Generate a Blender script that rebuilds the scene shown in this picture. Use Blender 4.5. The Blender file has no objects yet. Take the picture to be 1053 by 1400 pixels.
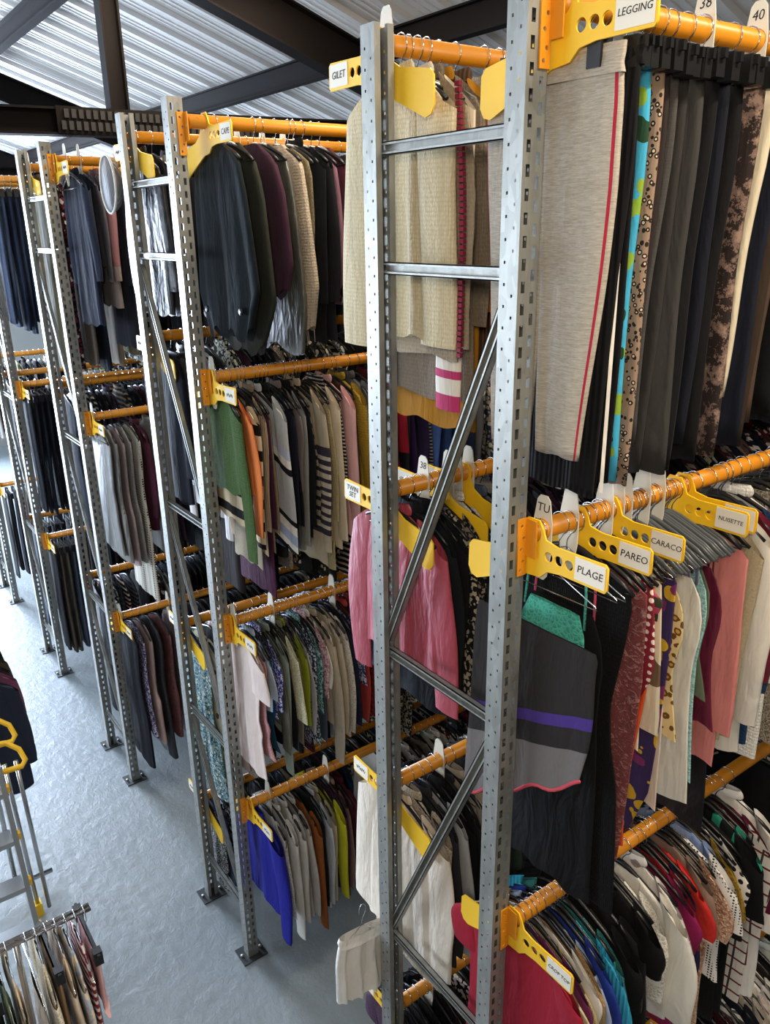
import bpy, math, random
import numpy as np
from mathutils import Matrix, Vector

# ------------------------------------------------------------------ scene, camera, world, light
S = bpy.context.scene
COL = S.collection
FPX, PITCH, ROLL, YAW, CAMZ = 1092.38, 0.342548, -0.0160589, 0.948784, 4.0
_F = np.array([math.cos(PITCH)*math.cos(YAW), math.cos(PITCH)*math.sin(YAW), -math.sin(PITCH)])
_R = np.cross(_F, [0, 0, 1.0]); _R /= np.linalg.norm(_R)
_U = np.cross(_R, _F)
CR = _R*math.cos(ROLL)+_U*math.sin(ROLL)
CU = -_R*math.sin(ROLL)+_U*math.cos(ROLL)
cam_d = bpy.data.cameras.new('camera'); cam = bpy.data.objects.new('camera', cam_d); COL.objects.link(cam)
cam.matrix_world = Matrix(((CR[0], CU[0], -_F[0], 0), (CR[1], CU[1], -_F[1], 0), (CR[2], CU[2], -_F[2], CAMZ), (0, 0, 0, 1)))
cam_d.sensor_fit = 'VERTICAL'; cam_d.sensor_height = 36; cam_d.sensor_width = 36*1053/1400
cam_d.lens = FPX/1400*36; cam_d.clip_start = 0.02; cam_d.clip_end = 100
S.camera = cam
S.view_settings.view_transform = 'Standard'; S.view_settings.look = 'None'
S.view_settings.gamma = 1; S.view_settings.use_curve_mapping = False
S.view_settings.exposure = 0.0

W = bpy.data.worlds.new('world'); S.world = W; W.use_nodes = True
W.node_tree.nodes['Background'].inputs[0].default_value = (0.80, 0.88, 1.0, 1)
W.node_tree.nodes['Background'].inputs[1].default_value = 0.10


def area(name, loc, rot, sx, sy, power, color):
    l = bpy.data.lights.new(name, 'AREA'); l.shape = 'RECTANGLE'; l.size = sx; l.size_y = sy
    l.energy = power; l.color = color
    o = bpy.data.objects.new(name, l); o.location = loc; o.rotation_euler = rot; COL.objects.link(o)
    return o


WARM = (1.0, 0.85, 0.66)
# daylight through the big doorway at the far end of the aisle and the windows on the aisle side
area('doorway_daylight', (-0.6, 16.2, 2.3), (math.radians(90), 0, math.radians(180)), 3.6, 4.2, 4300, (0.68, 0.80, 1.0))
area('window_daylight', (-5.6, 9.0, 3.0), (math.radians(90), 0, math.radians(-90)), 8.0, 2.6, 650, (0.75, 0.86, 1.0))
_fill = area('camera_fill', (-0.45, -0.35, 4.35), (0, 0, 0), 0.4, 0.4, 40, WARM)   # added warm fill light beside the camera, brightens the near rack
_fill.rotation_euler = Vector((-2.0, -2.2, 1.15)).to_track_quat('Z', 'Y').to_euler()
LAMPS = [  # fluorescent fixtures hung over the gaps between the racks (x0, y, z, power)
    (1.1, 0.0, 5.45, 95), (1.4, 2.66, 5.35, 42), (1.4, 4.62, 5.42, 52)]


def ray(px, py):
    return CR*(px-526.5)/FPX-CU*(py-700.0)/FPX+_F


def at_y(px, py, y):
    d = ray(px, py); t = y/d[1]; return (d[0]*t, y, CAMZ+d[2]*t)


def at_x(px, py, x):
    d = ray(px, py); t = x/d[0]; return (x, d[1]*t, CAMZ+d[2]*t)


# ------------------------------------------------------------------ materials
def lin(c):
    f = lambda v: v/12.92 if v <= 0.04045 else ((v+0.055)/1.055)**2.4
    return (f(c[0]), f(c[1]), f(c[2]), 1.0)


def hx(s):
    s = s.lstrip('#'); return lin(tuple(int(s[i:i+2], 16)/255 for i in (0, 2, 4)))


class NT:
    def __init__(self, name):
        self.m = bpy.data.materials.new(name); self.m.use_nodes = True
        self.t = self.m.node_tree; self.b = self.t.nodes['Principled BSDF']

    def n(self, typ, **kw):
        o = self.t.nodes.new(typ)
        for k, v in kw.items():
            setattr(o, k, v)
        return o

    def link(self, a, b): self.t.links.new(a, b)

    def math(self, op, a, b=None, clamp=False):
        o = self.n('ShaderNodeMath', operation=op); o.use_clamp = clamp
        for i, v in enumerate((a, b)):
            if v is None: continue
            if isinstance(v, (int, float)): o.inputs[i].default_value = v
            else: self.link(v, o.inputs[i])
        return o.outputs[0]

    def mix(self, fac, a, b, blend='MIX'):
        o = self.n('ShaderNodeMix', data_type='RGBA', blend_type=blend)
        for i, v in ((0, fac), (6, a), (7, b)):
            if isinstance(v, (int, float)): o.inputs[i].default_value = v
            elif isinstance(v, tuple): o.inputs[i].default_value = v
            else: self.link(v, o.inputs[i])
        return o.outputs[2]

    def noise(self, vec, scale, detail=3, rough=0.5):
        o = self.n('ShaderNodeTexNoise'); o.inputs['Scale'].default_value = scale
        o.inputs['Detail'].default_value = detail; o.inputs['Roughness'].default_value = rough
        if vec is not None: self.link(vec, o.inputs['Vector'])
        return o

    def vor(self, vec, scale, feature='F1', rnd=1.0):
        o = self.n('ShaderNodeTexVoronoi', feature=feature); o.inputs['Scale'].default_value = scale
        o.inputs['Randomness'].default_value = rnd
        if vec is not None: self.link(vec, o.inputs['Vector'])
        return o

    def map(self, vec, scale=(1, 1, 1), rot=(0, 0, 0), loc=(0, 0, 0)):
        o = self.n('ShaderNodeMapping'); o.inputs['Scale'].default_value = scale
        o.inputs['Rotation'].default_value = rot; o.inputs['Location'].default_value = loc
        self.link(vec, o.inputs['Vector']); return o.outputs[0]

    def bump(self, h, strength, dist=0.002, base=None):
        o = self.n('ShaderNodeBump'); o.inputs['Strength'].default_value = strength
        o.inputs['Distance'].default_value = dist
        if base is not None: self.link(base, o.inputs['Normal'])
        self.link(h, o.inputs['Height']); self.link(o.outputs[0], self.b.inputs['Normal'])


FAB = {}


def fabric(c1, pat='plain', c2=None, c3=None, k=1.0):
    """procedural cloth: colour, weave relief and print"""
    key = (c1, pat, c2 if not isinstance(c2, list) else tuple(c2), c3, k)
    if key in FAB: return FAB[key]
    q = NT('cloth_'+pat); b = q.b
    C1 = hx(c1); C2 = hx(c2) if isinstance(c2, str) else C1; C3 = hx(c3) if c3 else C2
    tc = q.n('ShaderNodeTexCoord').outputs['Object']
    sep = q.n('ShaderNodeSeparateXYZ'); q.link(tc, sep.inputs[0])
    X, Y, Z = sep.outputs
    b.inputs['Roughness'].default_value = 0.86
    b.inputs['Specular IOR Level'].default_value = 0.16
    b.inputs['Sheen Weight'].default_value = 0.02
    col = C1; hs = 0.25; height = q.noise(tc, 420, 2).outputs[0]; dist = 0.0015
    if pat == 'plain':
        n = q.noise(tc, 9, 3).outputs[0]
        col = q.mix(n, tuple(v*0.86 for v in C1[:3])+(1,), tuple(min(1, v*1.1) for v in C1[:3])+(1,))
    elif pat == 'knit':
        v = q.map(tc, (1, 1, 0.55)); vo = q.vor(v, 150, 'F1', 0.35)
        height = q.math('SUBTRACT', 1.0, vo.outputs['Distance']); hs = 0.7; dist = 0.004
        col = q.mix(q.math('MULTIPLY', vo.outputs['Distance'], 0.9), C1, tuple(v*0.62 for v in C1[:3])+(1,))
    elif pat == 'rib':
        s = q.math('SINE', q.math('MULTIPLY', Y, 420*k)); height = s; hs = 0.6; dist = 0.003
        col = q.mix(q.math('MULTIPLY_ADD', s, 0.5), tuple(v*0.75 for v in C1[:3])+(1,), C1)
    elif pat == 'marl':
        v = q.map(tc, (40, 40, 420)); n = q.noise(v, 1.0, 4, 0.7).outputs[0]
        col = q.mix(q.math('MULTIPLY_ADD', q.math('SUBTRACT', n, 0.5), 2.2, True), C2, C1)
        f = q.math('ADD', q.math('MULTIPLY', q.math('SUBTRACT', n, 0.5), 2.4), 0.5, True); col = q.mix(f, C2, C1)
    elif pat == 'stripe':
        f = q.math('LESS_THAN', q.math('FRACT', q.math('MULTIPLY', Z, 1/(0.035*k))), 0.42)
        col = q.mix(f, C1, C2)
    elif pat == 'pleat':
        f = q.math('LESS_THAN', q.math('FRACT', q.math('MULTIPLY', Y, 1/(0.03*k))), 0.4)
        col = q.mix(f, C1, C2)
    elif pat == 'plaid':
        a = q.math('LESS_THAN', q.math('FRACT', q.math('MULTIPLY', Z, 1/(0.055*k))), 0.16)
        c = q.math('LESS_THAN', q.math('FRACT', q.math('MULTIPLY', q.math('ADD', Y, X), 1/(0.05*k))), 0.16)
        col = q.mix(a, q.mix(c, C1, C3), C2)
    elif pat == 'dots':
        v = q.vor(q.map(tc, (1, 1, 1), (0.0, 0.0, 0)), 48/k, 'F1', 0.0)
        col = q.mix(q.math('LESS_THAN', v.outputs['Distance'], 0.33), C1, C2)
    elif pat in ('floral', 'print'):
        w = q.noise(tc, 14/k, 3); ad = q.n('ShaderNodeVectorMath', operation='MULTIPLY_ADD')
        q.link(w.outputs['Color'], ad.inputs[0]); ad.inputs[1].default_value = (0.05*k,)*3; q.link(tc, ad.inputs[2])
        v = q.vor(ad.outputs[0], (30 if pat == 'floral' else 46)/k); v2 = q.vor(ad.outputs[0], 21/k)
        f = q.math('LESS_THAN', v.outputs['Distance'], 0.42 if pat == 'floral' else 0.5)
        f2 = q.math('LESS_THAN', v2.outputs['Distance'], 0.30)
        col = q.mix(f2, q.mix(f, C1, C2), C3)
    elif pat == 'leopard':
        v = q.vor(tc, 42/k); n = q.noise(tc, 60, 2).outputs[0]
        d = q.math('ADD', v.outputs['Distance'], q.math('MULTIPLY', q.math('SUBTRACT', n, 0.5), 0.35))
        ring = q.math('MULTIPLY', q.math('LESS_THAN', d, 0.42), q.math('GREATER_THAN', d, 0.2))
        core = q.math('LESS_THAN', d, 0.2)
        col = q.mix(ring, q.mix(core, C1, C3), C2)
    elif pat == 'camo':
        n = q.noise(tc, 26/k, 5, 0.75).outputs[0]
        col = q.mix(q.math('GREATER_THAN', n, 0.5), C1, q.mix(q.math('GREATER_THAN', n, 0.58), C2, C3))
    elif pat == 'tweed':
        n = q.noise(tc, 190/k, 3, 0.8).outputs[0]
        col = q.mix(q.math('ADD', q.math('MULTIPLY', q.math('SUBTRACT', n, 0.5), 4), 0.5, True), C1, C2)
        hs = 0.5; dist = 0.003
    elif pat == 'sequin':
        v = q.vor(tc, 170/k); height = v.outputs['Distance']; hs = 0.8; dist = 0.004
        s2 = q.n('ShaderNodeSeparateColor'); q.link(v.outputs['Color'], s2.inputs[0])
        col = q.mix(s2.outputs[0], C1, C2)
        b.inputs['Roughness'].default_value = 0.35; b.inputs['Specular IOR Level'].default_value = 0.7
    elif pat == 'teddy':
        n = q.noise(tc, 130/k, 5, 0.75); height = n.outputs[0]; hs = 1.0; dist = 0.012
        col = q.mix(n.outputs[0], tuple(v*0.55 for v in C1[:3])+(1,), tuple(min(1, v*1.25) for v in C1[:3])+(1,))
    elif pat == 'denim':
        n = q.noise(q.map(tc, (14, 14, 2)), 1.0, 4, 0.65).outputs[0]
        col = q.mix(q.math('ADD', q.math('MULTIPLY', q.math('SUBTRACT', n, 0.5), 2.4), 0.4, True), C1, C2)
    elif pat == 'satin':
        b.inputs['Roughness'].default_value = 0.42; b.inputs['Specular IOR Level'].default_value = 0.45
        height = q.noise(q.map(tc, (9, 9, 3)), 2.5, 3).outputs[0]; hs = 0.5; dist = 0.02
    elif pat == 'leather':
        b.inputs['Roughness'].default_value = 0.42; b.inputs['Specular IOR Level'].default_value = 0.35
        height = q.noise(tc, 22, 4).outputs[0]; hs = 0.5; dist = 0.01
    elif pat == 'lace':
        v = q.vor(tc, 75/k, 'DISTANCE_TO_EDGE'); height = v.outputs['Distance']; hs = 0.9; dist = 0.004
        col = q.mix(q.math('LESS_THAN', v.outputs['Distance'], 0.12), tuple(v*0.72 for v in C1[:3])+(1,), C1)
    elif pat == 'crinkle':
        n = q.noise(q.map(tc, (1, 1, 1.6)), 34/k, 4, 0.7); n.inputs['Distortion'].default_value = 1.6
        height = n.outputs[0]; hs = 1.0; dist = 0.012
        col = q.mix(q.math('GREATER_THAN', n.outputs[0], 0.56), C1, C2)
    elif pat == 'bands':  # c2: list of (z_from_rail, colour) steps downwards, slope k tilts them
        z = q.math('MULTIPLY', Z, -1.0)
        if k != 1.0: z = q.math('ADD', z, q.math('MULTIPLY', Y, k))
        r = q.n('ShaderNodeValToRGB'); r.color_ramp.interpolation = 'CONSTANT'
        q.link(q.math('DIVIDE', z, 1.6), r.inputs[0])
        el = r.color_ramp.elements
        el[0].position = 0; el[0].color = C1; el[1].position = max(0.0, c2[0][0]/1.6); el[1].color = hx(c2[0][1])
        for zz, cc in c2[1:]:
            e = el.new(zz/1.6); e.color = hx(cc)
        col = r.outputs[0]
    if isinstance(col, tuple): b.inputs['Base Color'].default_value = col
    else: q.link(col, b.inputs['Base Color'])
    fold = q.noise(q.map(tc, (9, 9, 2.6)), 1.6, 3, 0.55); fold.inputs['Distortion'].default_value = 0.6
    b1 = q.n('ShaderNodeBump'); b1.inputs['Strength'].default_value = 0.55; b1.inputs['Distance'].default_value = 0.022
    q.link(fold.outputs[0], b1.inputs['Height'])
    q.bump(height, hs, dist, b1.outputs[0])
    FAB[key] = q.m
    return q.m


def simple(name, color, rough=0.5, metal=0.0, spec=0.5):
    q = NT(name); q.b.inputs['Base Color'].default_value = hx(color)
    q.b.inputs['Roughness'].default_value = rough; q.b.inputs['Metallic'].default_value = metal
    q.b.inputs['Specular IOR Level'].default_value = spec
    return q.m


def galvanised():
    q = NT('galvanised_steel'); tc = q.n('ShaderNodeTexCoord').outputs['Object']
    v = q.vor(q.map(tc, (1, 1, 0.35)), 60); n = q.noise(q.map(tc, (30, 30, 4)), 1.0, 4).outputs[0]
    s = q.n('ShaderNodeSeparateColor'); q.link(v.outputs['Color'], s.inputs[0])
    f = q.math('ADD', q.math('MULTIPLY', s.outputs[0], 0.35), q.math('MULTIPLY', n, 0.65))
    q.link(q.mix(f, hx('#787974'), hx('#a6a69f')), q.b.inputs['Base Color'])
    q.b.inputs['Metallic'].default_value = 0.55
    q.link(q.math('ADD', q.math('MULTIPLY', n, 0.25), 0.32), q.b.inputs['Roughness'])
    q.bump(n, 0.08); return q.m


def painted(name, c, c2, rough=0.38):
    q = NT(name); tc = q.n('ShaderNodeTexCoord').outputs['Object']
    n = q.noise(tc, 18, 5, 0.7).outputs[0]
    f = q.math('GREATER_THAN', n, 0.68)
    q.link(q.mix(q.math('MULTIPLY', f, 0.5), hx(c), hx(c2)), q.b.inputs['Base Color'])
    q.b.inputs['Roughness'].default_value = rough; q.bump(n, 0.05); return q.m


def floor_mat():
    q = NT('painted_concrete'); tc = q.n('ShaderNodeTexCoord').outputs['Object']
    n1 = q.noise(tc, 1.6, 5, 0.6).outputs[0]; n2 = q.noise(q.map(tc, (1.3, 1, 1)), 11, 8, 0.72); n2.inputs['Distortion'].default_value = 0.3
    q.link(q.mix(n1, hx('#757d80'), hx('#8b9293')), q.b.inputs['Base Color'])
    q.b.inputs['Roughness'].default_value = 0.42; q.b.inputs['Specular IOR Level'].default_value = 0.4
    q.bump(n2.outputs[0], 0.45, 0.016); return q.m


def roof_mat():
    q = NT('ribbed_metal_sheet'); tc = q.n('ShaderNodeTexCoord').outputs['Object']
    n = q.noise(q.map(tc, (0.8, 7, 1)), 1.5, 4).outputs[0]
    q.link(q.mix(n, hx('#dededc'), hx('#f0efed')), q.b.inputs['Base Color'])
    q.b.inputs['Roughness'].default_value = 0.5; q.b.inputs['Metallic'].default_value = 0.15; return q.m


STEEL = galvanised()
DARKST = simple('dark_base_steel', '#3d3f40', 0.5, 0.5)
ORANGE = painted('orange_paint', '#d98c1c', '#a8662a')
YELLOW = simple('yellow_plastic', '#f6c424', 0.42)
WHITEP = simple('white_plastic', '#d9d5c6', 0.5)
CARD = simple('white_card', '#e9e2d2', 0.7)
INK = simple('black_ink', '#1c1a18', 0.7)
BLACKP = simple('black_plastic', '#141414', 0.38)
GREYP = simple('clear_grey_plastic', '#54585a', 0.3)
CHROME = simple('chrome_wire', '#c9c9c9', 0.22, 1.0)
ALU = simple('aluminium', '#b5b7b8', 0.38, 0.8)
BEAM = simple('dark_brown_steel', '#110c0a', 0.8, 0.0, 0.15)
WALLM = simple('grey_wall', '#8c8c88', 0.8)
FLOORM = floor_mat(); ROOFM = roof_mat()
COAT_WOOD = simple('wood_hanger', '#b98c5a', 0.5)


# ------------------------------------------------------------------ mesh helpers
class MB:
    def __init__(self): self.v = []; self.f = []; self.sm = []

    def add(self, vs, fs, smooth=False):
        o = len(self.v); self.v += [tuple(p) for p in vs]; self.f += [tuple(i+o for i in f) for f in fs]
        self.sm += [smooth]*len(fs); return self

    def box(self, x0, x1, y0, y1, z0, z1):
        vs = [(x, y, z) for x in (x0, x1) for y in (y0, y1) for z in (z0, z1)]
        return self.add(vs, [(0, 1, 3, 2), (4, 6, 7, 5), (0, 4, 5, 1), (2, 3, 7, 6), (0, 2, 6, 4), (1, 5, 7, 3)])

    def tube(self, pts, r, n=8, flat=1.0, cap=True):
        pts = [np.array(p, float) for p in pts]; rs = r if isinstance(r, (list, tuple)) else [r]*len(pts)
        rings = []; prev = None
        for i, p in enumerate(pts):
            d = pts[min(i+1, len(pts)-1)]-pts[max(i-1, 0)]; d /= (np.linalg.norm(d) or 1)
            if prev is None:
                a = np.cross(d, [1, 0, 0]) if abs(d[0]) < 0.9 else np.cross(d, [0, 0, 1])
            else: a = prev-d*(prev@d)
            a /= np.linalg.norm(a); prev = a; b = np.cross(d, a)
            rings.append([p+rs[i]*(a*math.cos(t)+b*flat*math.sin(t)) for t in np.linspace(0, 2*math.pi, n, endpoint=False)])
        return self.loft(rings, cap)

    def loft(self, rings, cap=True, smooth=True):
        M = len(rings); n = len(rings[0]); vs = [p for r in rings for p in r]
        fs = [(i*n+j, i*n+(j+1) % n, (i+1)*n+(j+1) % n, (i+1)*n+j) for i in range(M-1) for j in range(n)]
        if cap: fs += [tuple(range(n-1, -1, -1)), tuple((M-1)*n+j for j in range(n))]
        return self.add(vs, fs, smooth)

    def plate(self, outline, x0, x1):   # polygon in (y,z) extruded along x
        n = len(outline); vs = [(x0, y, z) for y, z in outline]+[(x1, y, z) for y, z in outline]
        fs = [tuple(range(n)), tuple(range(2*n-1, n-1, -1))]+[(i, i+n, (i+1) % n+n, (i+1) % n) for i in range(n)]
        return self.add(vs, fs)

    def mesh(self, name, mat=None):
        me = bpy.data.meshes.new(name); me.from_pydata(self.v, [], self.f)
        if any(self.sm): me.polygons.foreach_set('use_smooth', self.sm)
        if mat: me.materials.append(mat)
        return me

    def build(self, name, mat, parent=None): return link(name, self.mesh(name, mat), parent)


def link(name, data, parent=None, loc=None):
    o = bpy.data.objects.new(name, data); COL.objects.link(o)
    if parent: o.parent = parent
    if loc: o.location = loc
    return o


def tag(o, label=None, cat=None, group=None, kind=None):
    if label: o['label'] = label
    if cat: o['category'] = cat
    if group: o['group'] = group
    if kind: o['kind'] = kind
    return o


def copy_tree(o, parent=None):
    c = o.copy(); COL.objects.link(c)
    if parent: c.parent = parent
    for ch in o.children: copy_tree(ch, c)
    return c


def plate_with_holes(name, outline, holes, thick, mat, parent=None):
    """flat plate in the (y,z) plane with real holes, thickness along x"""
    cu = bpy.data.curves.new(name, 'CURVE'); cu.dimensions = '2D'; cu.fill_mode = 'BOTH'; cu.extrude = thick/2
    for pts in [outline]+holes:
        sp = cu.splines.new('POLY'); sp.points.add(len(pts)-1); sp.use_cyclic_u = True
        for p, (a, b) in zip(sp.points, pts): p.co = (a, b, 0, 1)
    tmp = bpy.data.objects.new('tmp', cu); me = bpy.data.meshes.new_from_object(tmp)
    bpy.data.objects.remove(tmp); bpy.data.curves.remove(cu)
    me.transform(Matrix(((0, 0, 1, 0), (1, 0, 0, 0), (0, 1, 0, 0), (0, 0, 0, 1))))
    me.name = name; me.materials.clear(); me.materials.append(mat)
    return me


def text_mesh(txt, size):
    cu = bpy.data.curves.new('t', 'FONT'); cu.body = txt; cu.size = size; cu.align_x = 'CENTER'; cu.align_y = 'CENTER'
    cu.extrude = 0.0003; cu.shear = 0.12; cu.resolution_u = 2; cu.space_line = 0.85
    tmp = bpy.data.objects.new('tmp', cu); me = bpy.data.meshes.new_from_object(tmp)
    bpy.data.objects.remove(tmp); bpy.data.curves.remove(cu)
    me.name = 'lettering'; me.materials.clear(); me.materials.append(INK); return me


def circle(cy, cz, r, n=18, ry=1.0):
    return [(cy+r*math.cos(t), cz+r*ry*math.sin(t)) for t in np.linspace(0, 2*math.pi, n, endpoint=False)]


# ------------------------------------------------------------------ the setting
XE = 1.40                                  # the line of the rack ends along the aisle
PA = [1.40+1.97*i for i in range(6)]       # near posts of the racks
PBK = [p+0.555 for p in PA]                # far posts
ROW_L = 2.75
RZ0, RS = 6.5, 0.34                        # roof plane z = RZ0 - RS*x
RIDGE = -2.2

tag(MB().box(-6.2, 5.9, -4, 17.2, -0.1, 0).build('floor', FLOORM), kind='structure')
tag(MB().box(5.7, 5.9, -2, 17.2, 0, RZ0-RS*5.8).build('wall_right', WALLM), kind='structure')
tag(MB().box(-6.2, -3.2, 17.0, 17.2, 0, 5.6).box(1.4, 5.9, 17.0, 17.2, 0, 6.0).box(-3.2, 1.4, 17.0, 17.2, 4.5, 6.6).build('wall_back', WALLM), kind='structure')
tag(MB().box(-6.2, -6.0, -2, 17.2, 0, 1.5).box(-6.2, -6.0, -2, 17.2, 4.4, 5.6).box(-6.2, -6, -2, 4.6, 1.5, 4.4).box(-6.2, -6, 13.4, 17.2, 1.5, 4.4).build('wall_left', WALLM), kind='structure')
gl = NT('window_glass'); gl.b.inputs['Transmission Weight'].default_value = 1.0; gl.b.inputs['Roughness'].default_value = 0.05
w1 = tag(MB().box(-6.13, -6.07, 4.6, 13.4, 1.5, 1.58).box(-6.13, -6.07, 4.6, 13.4, 4.32, 4.4).build('window_1', BEAM), kind='structure')
for i in range(4):
    MB().box(-6.11, -6.09, 4.62+2.2*i, 6.78+2.2*i, 1.58, 4.32).build('pane', gl.m, w1)

ceil = tag(link('ceiling', None), kind='structure')
PER = 0.375


def sheet_mesh(side):
    prof = []                              # (dy, dz) of one sheet: three wide pans with shallow grooves, three raised ribs
    for k in range(3):
        o = k*PER
        prof += [(o, 0), (o+0.010, -0.036), (o+0.060, -0.036), (o+0.070, 0)]
        for s in (0.135, 0.205, 0.275): prof += [(o+s, 0), (o+s+0.003, -0.009), (o+s+0.013, -0.009), (o+s+0.016, 0)]
    prof.append((3*PER, 0))
    xs = (RIDGE, 5.85) if side > 0 else (-6.15, RIDGE)
    zf = (lambda x: RZ0-RS*x) if side > 0 else (lambda x: RZ0-RS*(2*RIDGE-x))
    n = len(prof); vs = [(x, dy, zf(x)+dz) for x in xs for dy, dz in prof]
    mb = MB().add(vs, [(i, i+1, n+i+1, n+i) for i in range(n-1)]); return mb.mesh('roof_sheet', ROOFM)


for side in (1, -1):
    me = sheet_mesh(side)
    for i in range(19):
        if i < 0: continue
        link('roof_sheet', me, ceil, (0, -3.6+i*3*PER, 0))


def channel(name, p0, p1, w, h, parent, updir=(0, 0, 1)):
    """an I-beam between two points"""
    p0 = np.array(p0, float); p1 = np.array(p1, float); d = p1-p0; d /= np.linalg.norm(d)
    u = np.array(updir, float); u -= d*(u@d); u /= np.linalg.norm(u); s = np.cross(d, u); t = 0.012
    mb = MB()
    for (a0, a1, b0, b1) in ((-w/2, w/2, -h/2, -h/2+t), (-w/2, w/2, h/2-t, h/2), (-t/2, t/2, -h/2+t, h/2-t)):
        vs = [P+s*a+u*b for P in (p0, p1) for a in (a0, a1) for b in (b0, b1)]
        mb.add(vs, [(0, 1, 3, 2), (4, 6, 7, 5), (0, 4, 5, 1), (2, 3, 7, 6), (0, 2, 6, 4), (1, 5, 7, 3)])
    return mb.build(name, BEAM, parent)


rz = lambda x: RZ0-RS*x
for yt in (5.05, 9.95, 14.85):
    channel('rafter', (RIDGE, yt, rz(RIDGE)-0.30), (5.7, yt, rz(5.7)-0.30), 0.14, 0.26, ceil)
    channel('rafter', (RIDGE, yt, rz(RIDGE)-0.30), (-6.1, yt, rz(RIDGE)-0.30-RS*(RIDGE+6.1)), 0.14, 0.26, ceil)
    channel('tie_beam', (-6.0, yt, 4.44), (5.7, yt, 4.66), 0.12, 0.14, ceil)
for yt in (5.05, 14.85):
    channel('king_post', (1.77, yt, 4.58), (1.77, yt, rz(1.77)-0.4), 0.09, 0.11, ceil, (1, 0, 0))
for xp in (5.1, 3.57, 2.04, 0.5, -1.0):
    channel('purlin', (xp, -3.5, rz(xp)-0.15), (xp, 17, rz(xp)-0.15), 0.08, 0.17, ceil)
# perforated cable tray hung under the tie beam, and the perforated plate bolted on the tie beam
tray = link('cable_tray', None); tag(tray, 'dark perforated cable tray hanging below the roof tie beam', 'cable tray')
mb = MB()
for i in range(40):
    mb.box(-2.0+i*0.08, -2.0+i*0.08+0.05, 5.92, 5.99, 4.46, 4.465)
mb.box(-2.0, 1.2, 5.91, 5.92, 4.46, 4.53).box(-2.0, 1.2, 5.99, 6.0, 4.46, 4.53).build('tray', BEAM, tray)
for xx in (-1.5, 0.6):
    MB().tube([(xx, 5.955, 4.465), (xx, 5.955, rz(xx)-0.02)], 0.005, 6).build('hanger_rod', CHROME, tray)
hp = link('perforated_plate', None); tag(hp, 'black perforated steel plate bolted along the tie beam by the roof post', 'steel plate')
mb = MB()
for i in range(30):
    for j in range(2):
        mb.box(1.42+i*0.04+0.02*j, 1.445+i*0.04+0.02*j, 4.975, 4.985, 4.535+j*0.06, 4.58+j*0.06)
mb.build('slots', INK, hp)
MB().box(1.40, 2.66, 4.985, 4.992, 4.515, 4.655).build('plate', BEAM, hp)

# fluorescent fixtures
for i, (x0, y, z, pw) in enumerate(LAMPS):
    t = link('fluorescent_lamp', None, None, (x0+0.7, y, z))
    tag(t, 'white twin tube fluorescent lamp hung over the gap between racks', 'lamp', 'fluorescent lamps over the gaps')
    MB().box(-0.65, 0.65, -0.09, 0.09, 0.02, 0.07).build('housing', WHITEP, t)
    em = bpy.data.materials.get('lamp_tube')
    if not em:
        q = NT('lamp_tube'); em = q.m; q.b.inputs['Emission Color'].default_value = (1, 0.9, 0.75, 1); q.b.inputs['Emission Strength'].default_value = 6
    for s in (-0.045, 0.045): MB().tube([(-0.6, s, 0.0), (0.6, s, 0.0)], 0.013, 8).build('tube', em, t)
    for s in (-0.5, 0.5): MB().tube([(s, 0, 0.07), (s, 0, rz(x0+0.7+s)-z-0.062)], 0.004, 5).build('suspension_rod', CHROME, t)
    l = area('lamp_light', (x0+0.7, y, z-0.03), (0, 0, 0), 1.3, 0.2, pw, WARM)

# ------------------------------------------------------------------ rack frames
PW, PD, PH = 0.064, 0.062, 4.5             # post: width along the rack, depth, height


def strip(mb, org, du, length, cols, pitch, sh, normal_t):
    """a sheet-metal strip, u across and z up, pierced by rows of rectangular holes: cols = [(u0,u1,zoff)] sorted, total width W"""


def pierced(mb, org, du, width, cols, pitch, hh, H):
    """vertical strip with real rectangular holes in columns; du = unit across vector"""
    du = np.array(du, float); org = np.array(org, float)
    us = [0.0]
    for a, b, off in cols: us += [a, b]
    us.append(width)
    P = lambda u, z: org+du*u+np.array([0, 0, z])
    for k in range(len(us)-1):
        u0, u1 = us[k], us[k+1]
        if k % 2 == 0: zz = [(0, H)]
        else:
            off = cols[k//2][2]; zz = []; z = 0.0; n = int((H-off)/pitch)
            for i in range(n):
                a = off+i*pitch; zz.append((z, a)); z = a+hh
            zz.append((z, H))
        for a, b in zz:
            mb.add([P(u0, a), P(u1, a), P(u1, b), P(u0, b)], [(0, 1, 2, 3)])


def post_mesh():
    """open-backed pallet-rack upright: slotted front towards -Y, bolt holes in the sides, lips at the back"""
    mb = MB(); w, d = PW, PD
    pierced(mb, (-w/2, -d/2, 0), (1, 0, 0), w, [(0.011, 0.023, 0.05), (0.041, 0.053, 0.075)], 0.05, 0.026, PH)
    for s in (-1, 1):
        pierced(mb, (s*w/2, -d/2, 0), (0, 1, 0), d, [(0.016, 0.022, 0.04), (0.042, 0.048, 0.065)], 0.05, 0.007, PH)
        a = (s*w/2, d/2, 0); mb.add([(s*w/2, d/2, 0), (s*w/2-s*0.02, d/2, 0), (s*w/2-s*0.02, d/2, PH), (s*w/2, d/2, PH)], [(0, 1, 2, 3)])
        mb.add([(s*w/2-s*0.02, d/2, 0), (s*w/2-s*0.02, d/2-0.012, 0), (s*w/2-s*0.02, d/2-0.012, PH), (s*w/2-s*0.02, d/2, PH)], [(0, 1, 2, 3)])
    me = mb.mesh('post', STEEL); return me


POST = post_mesh()


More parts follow.
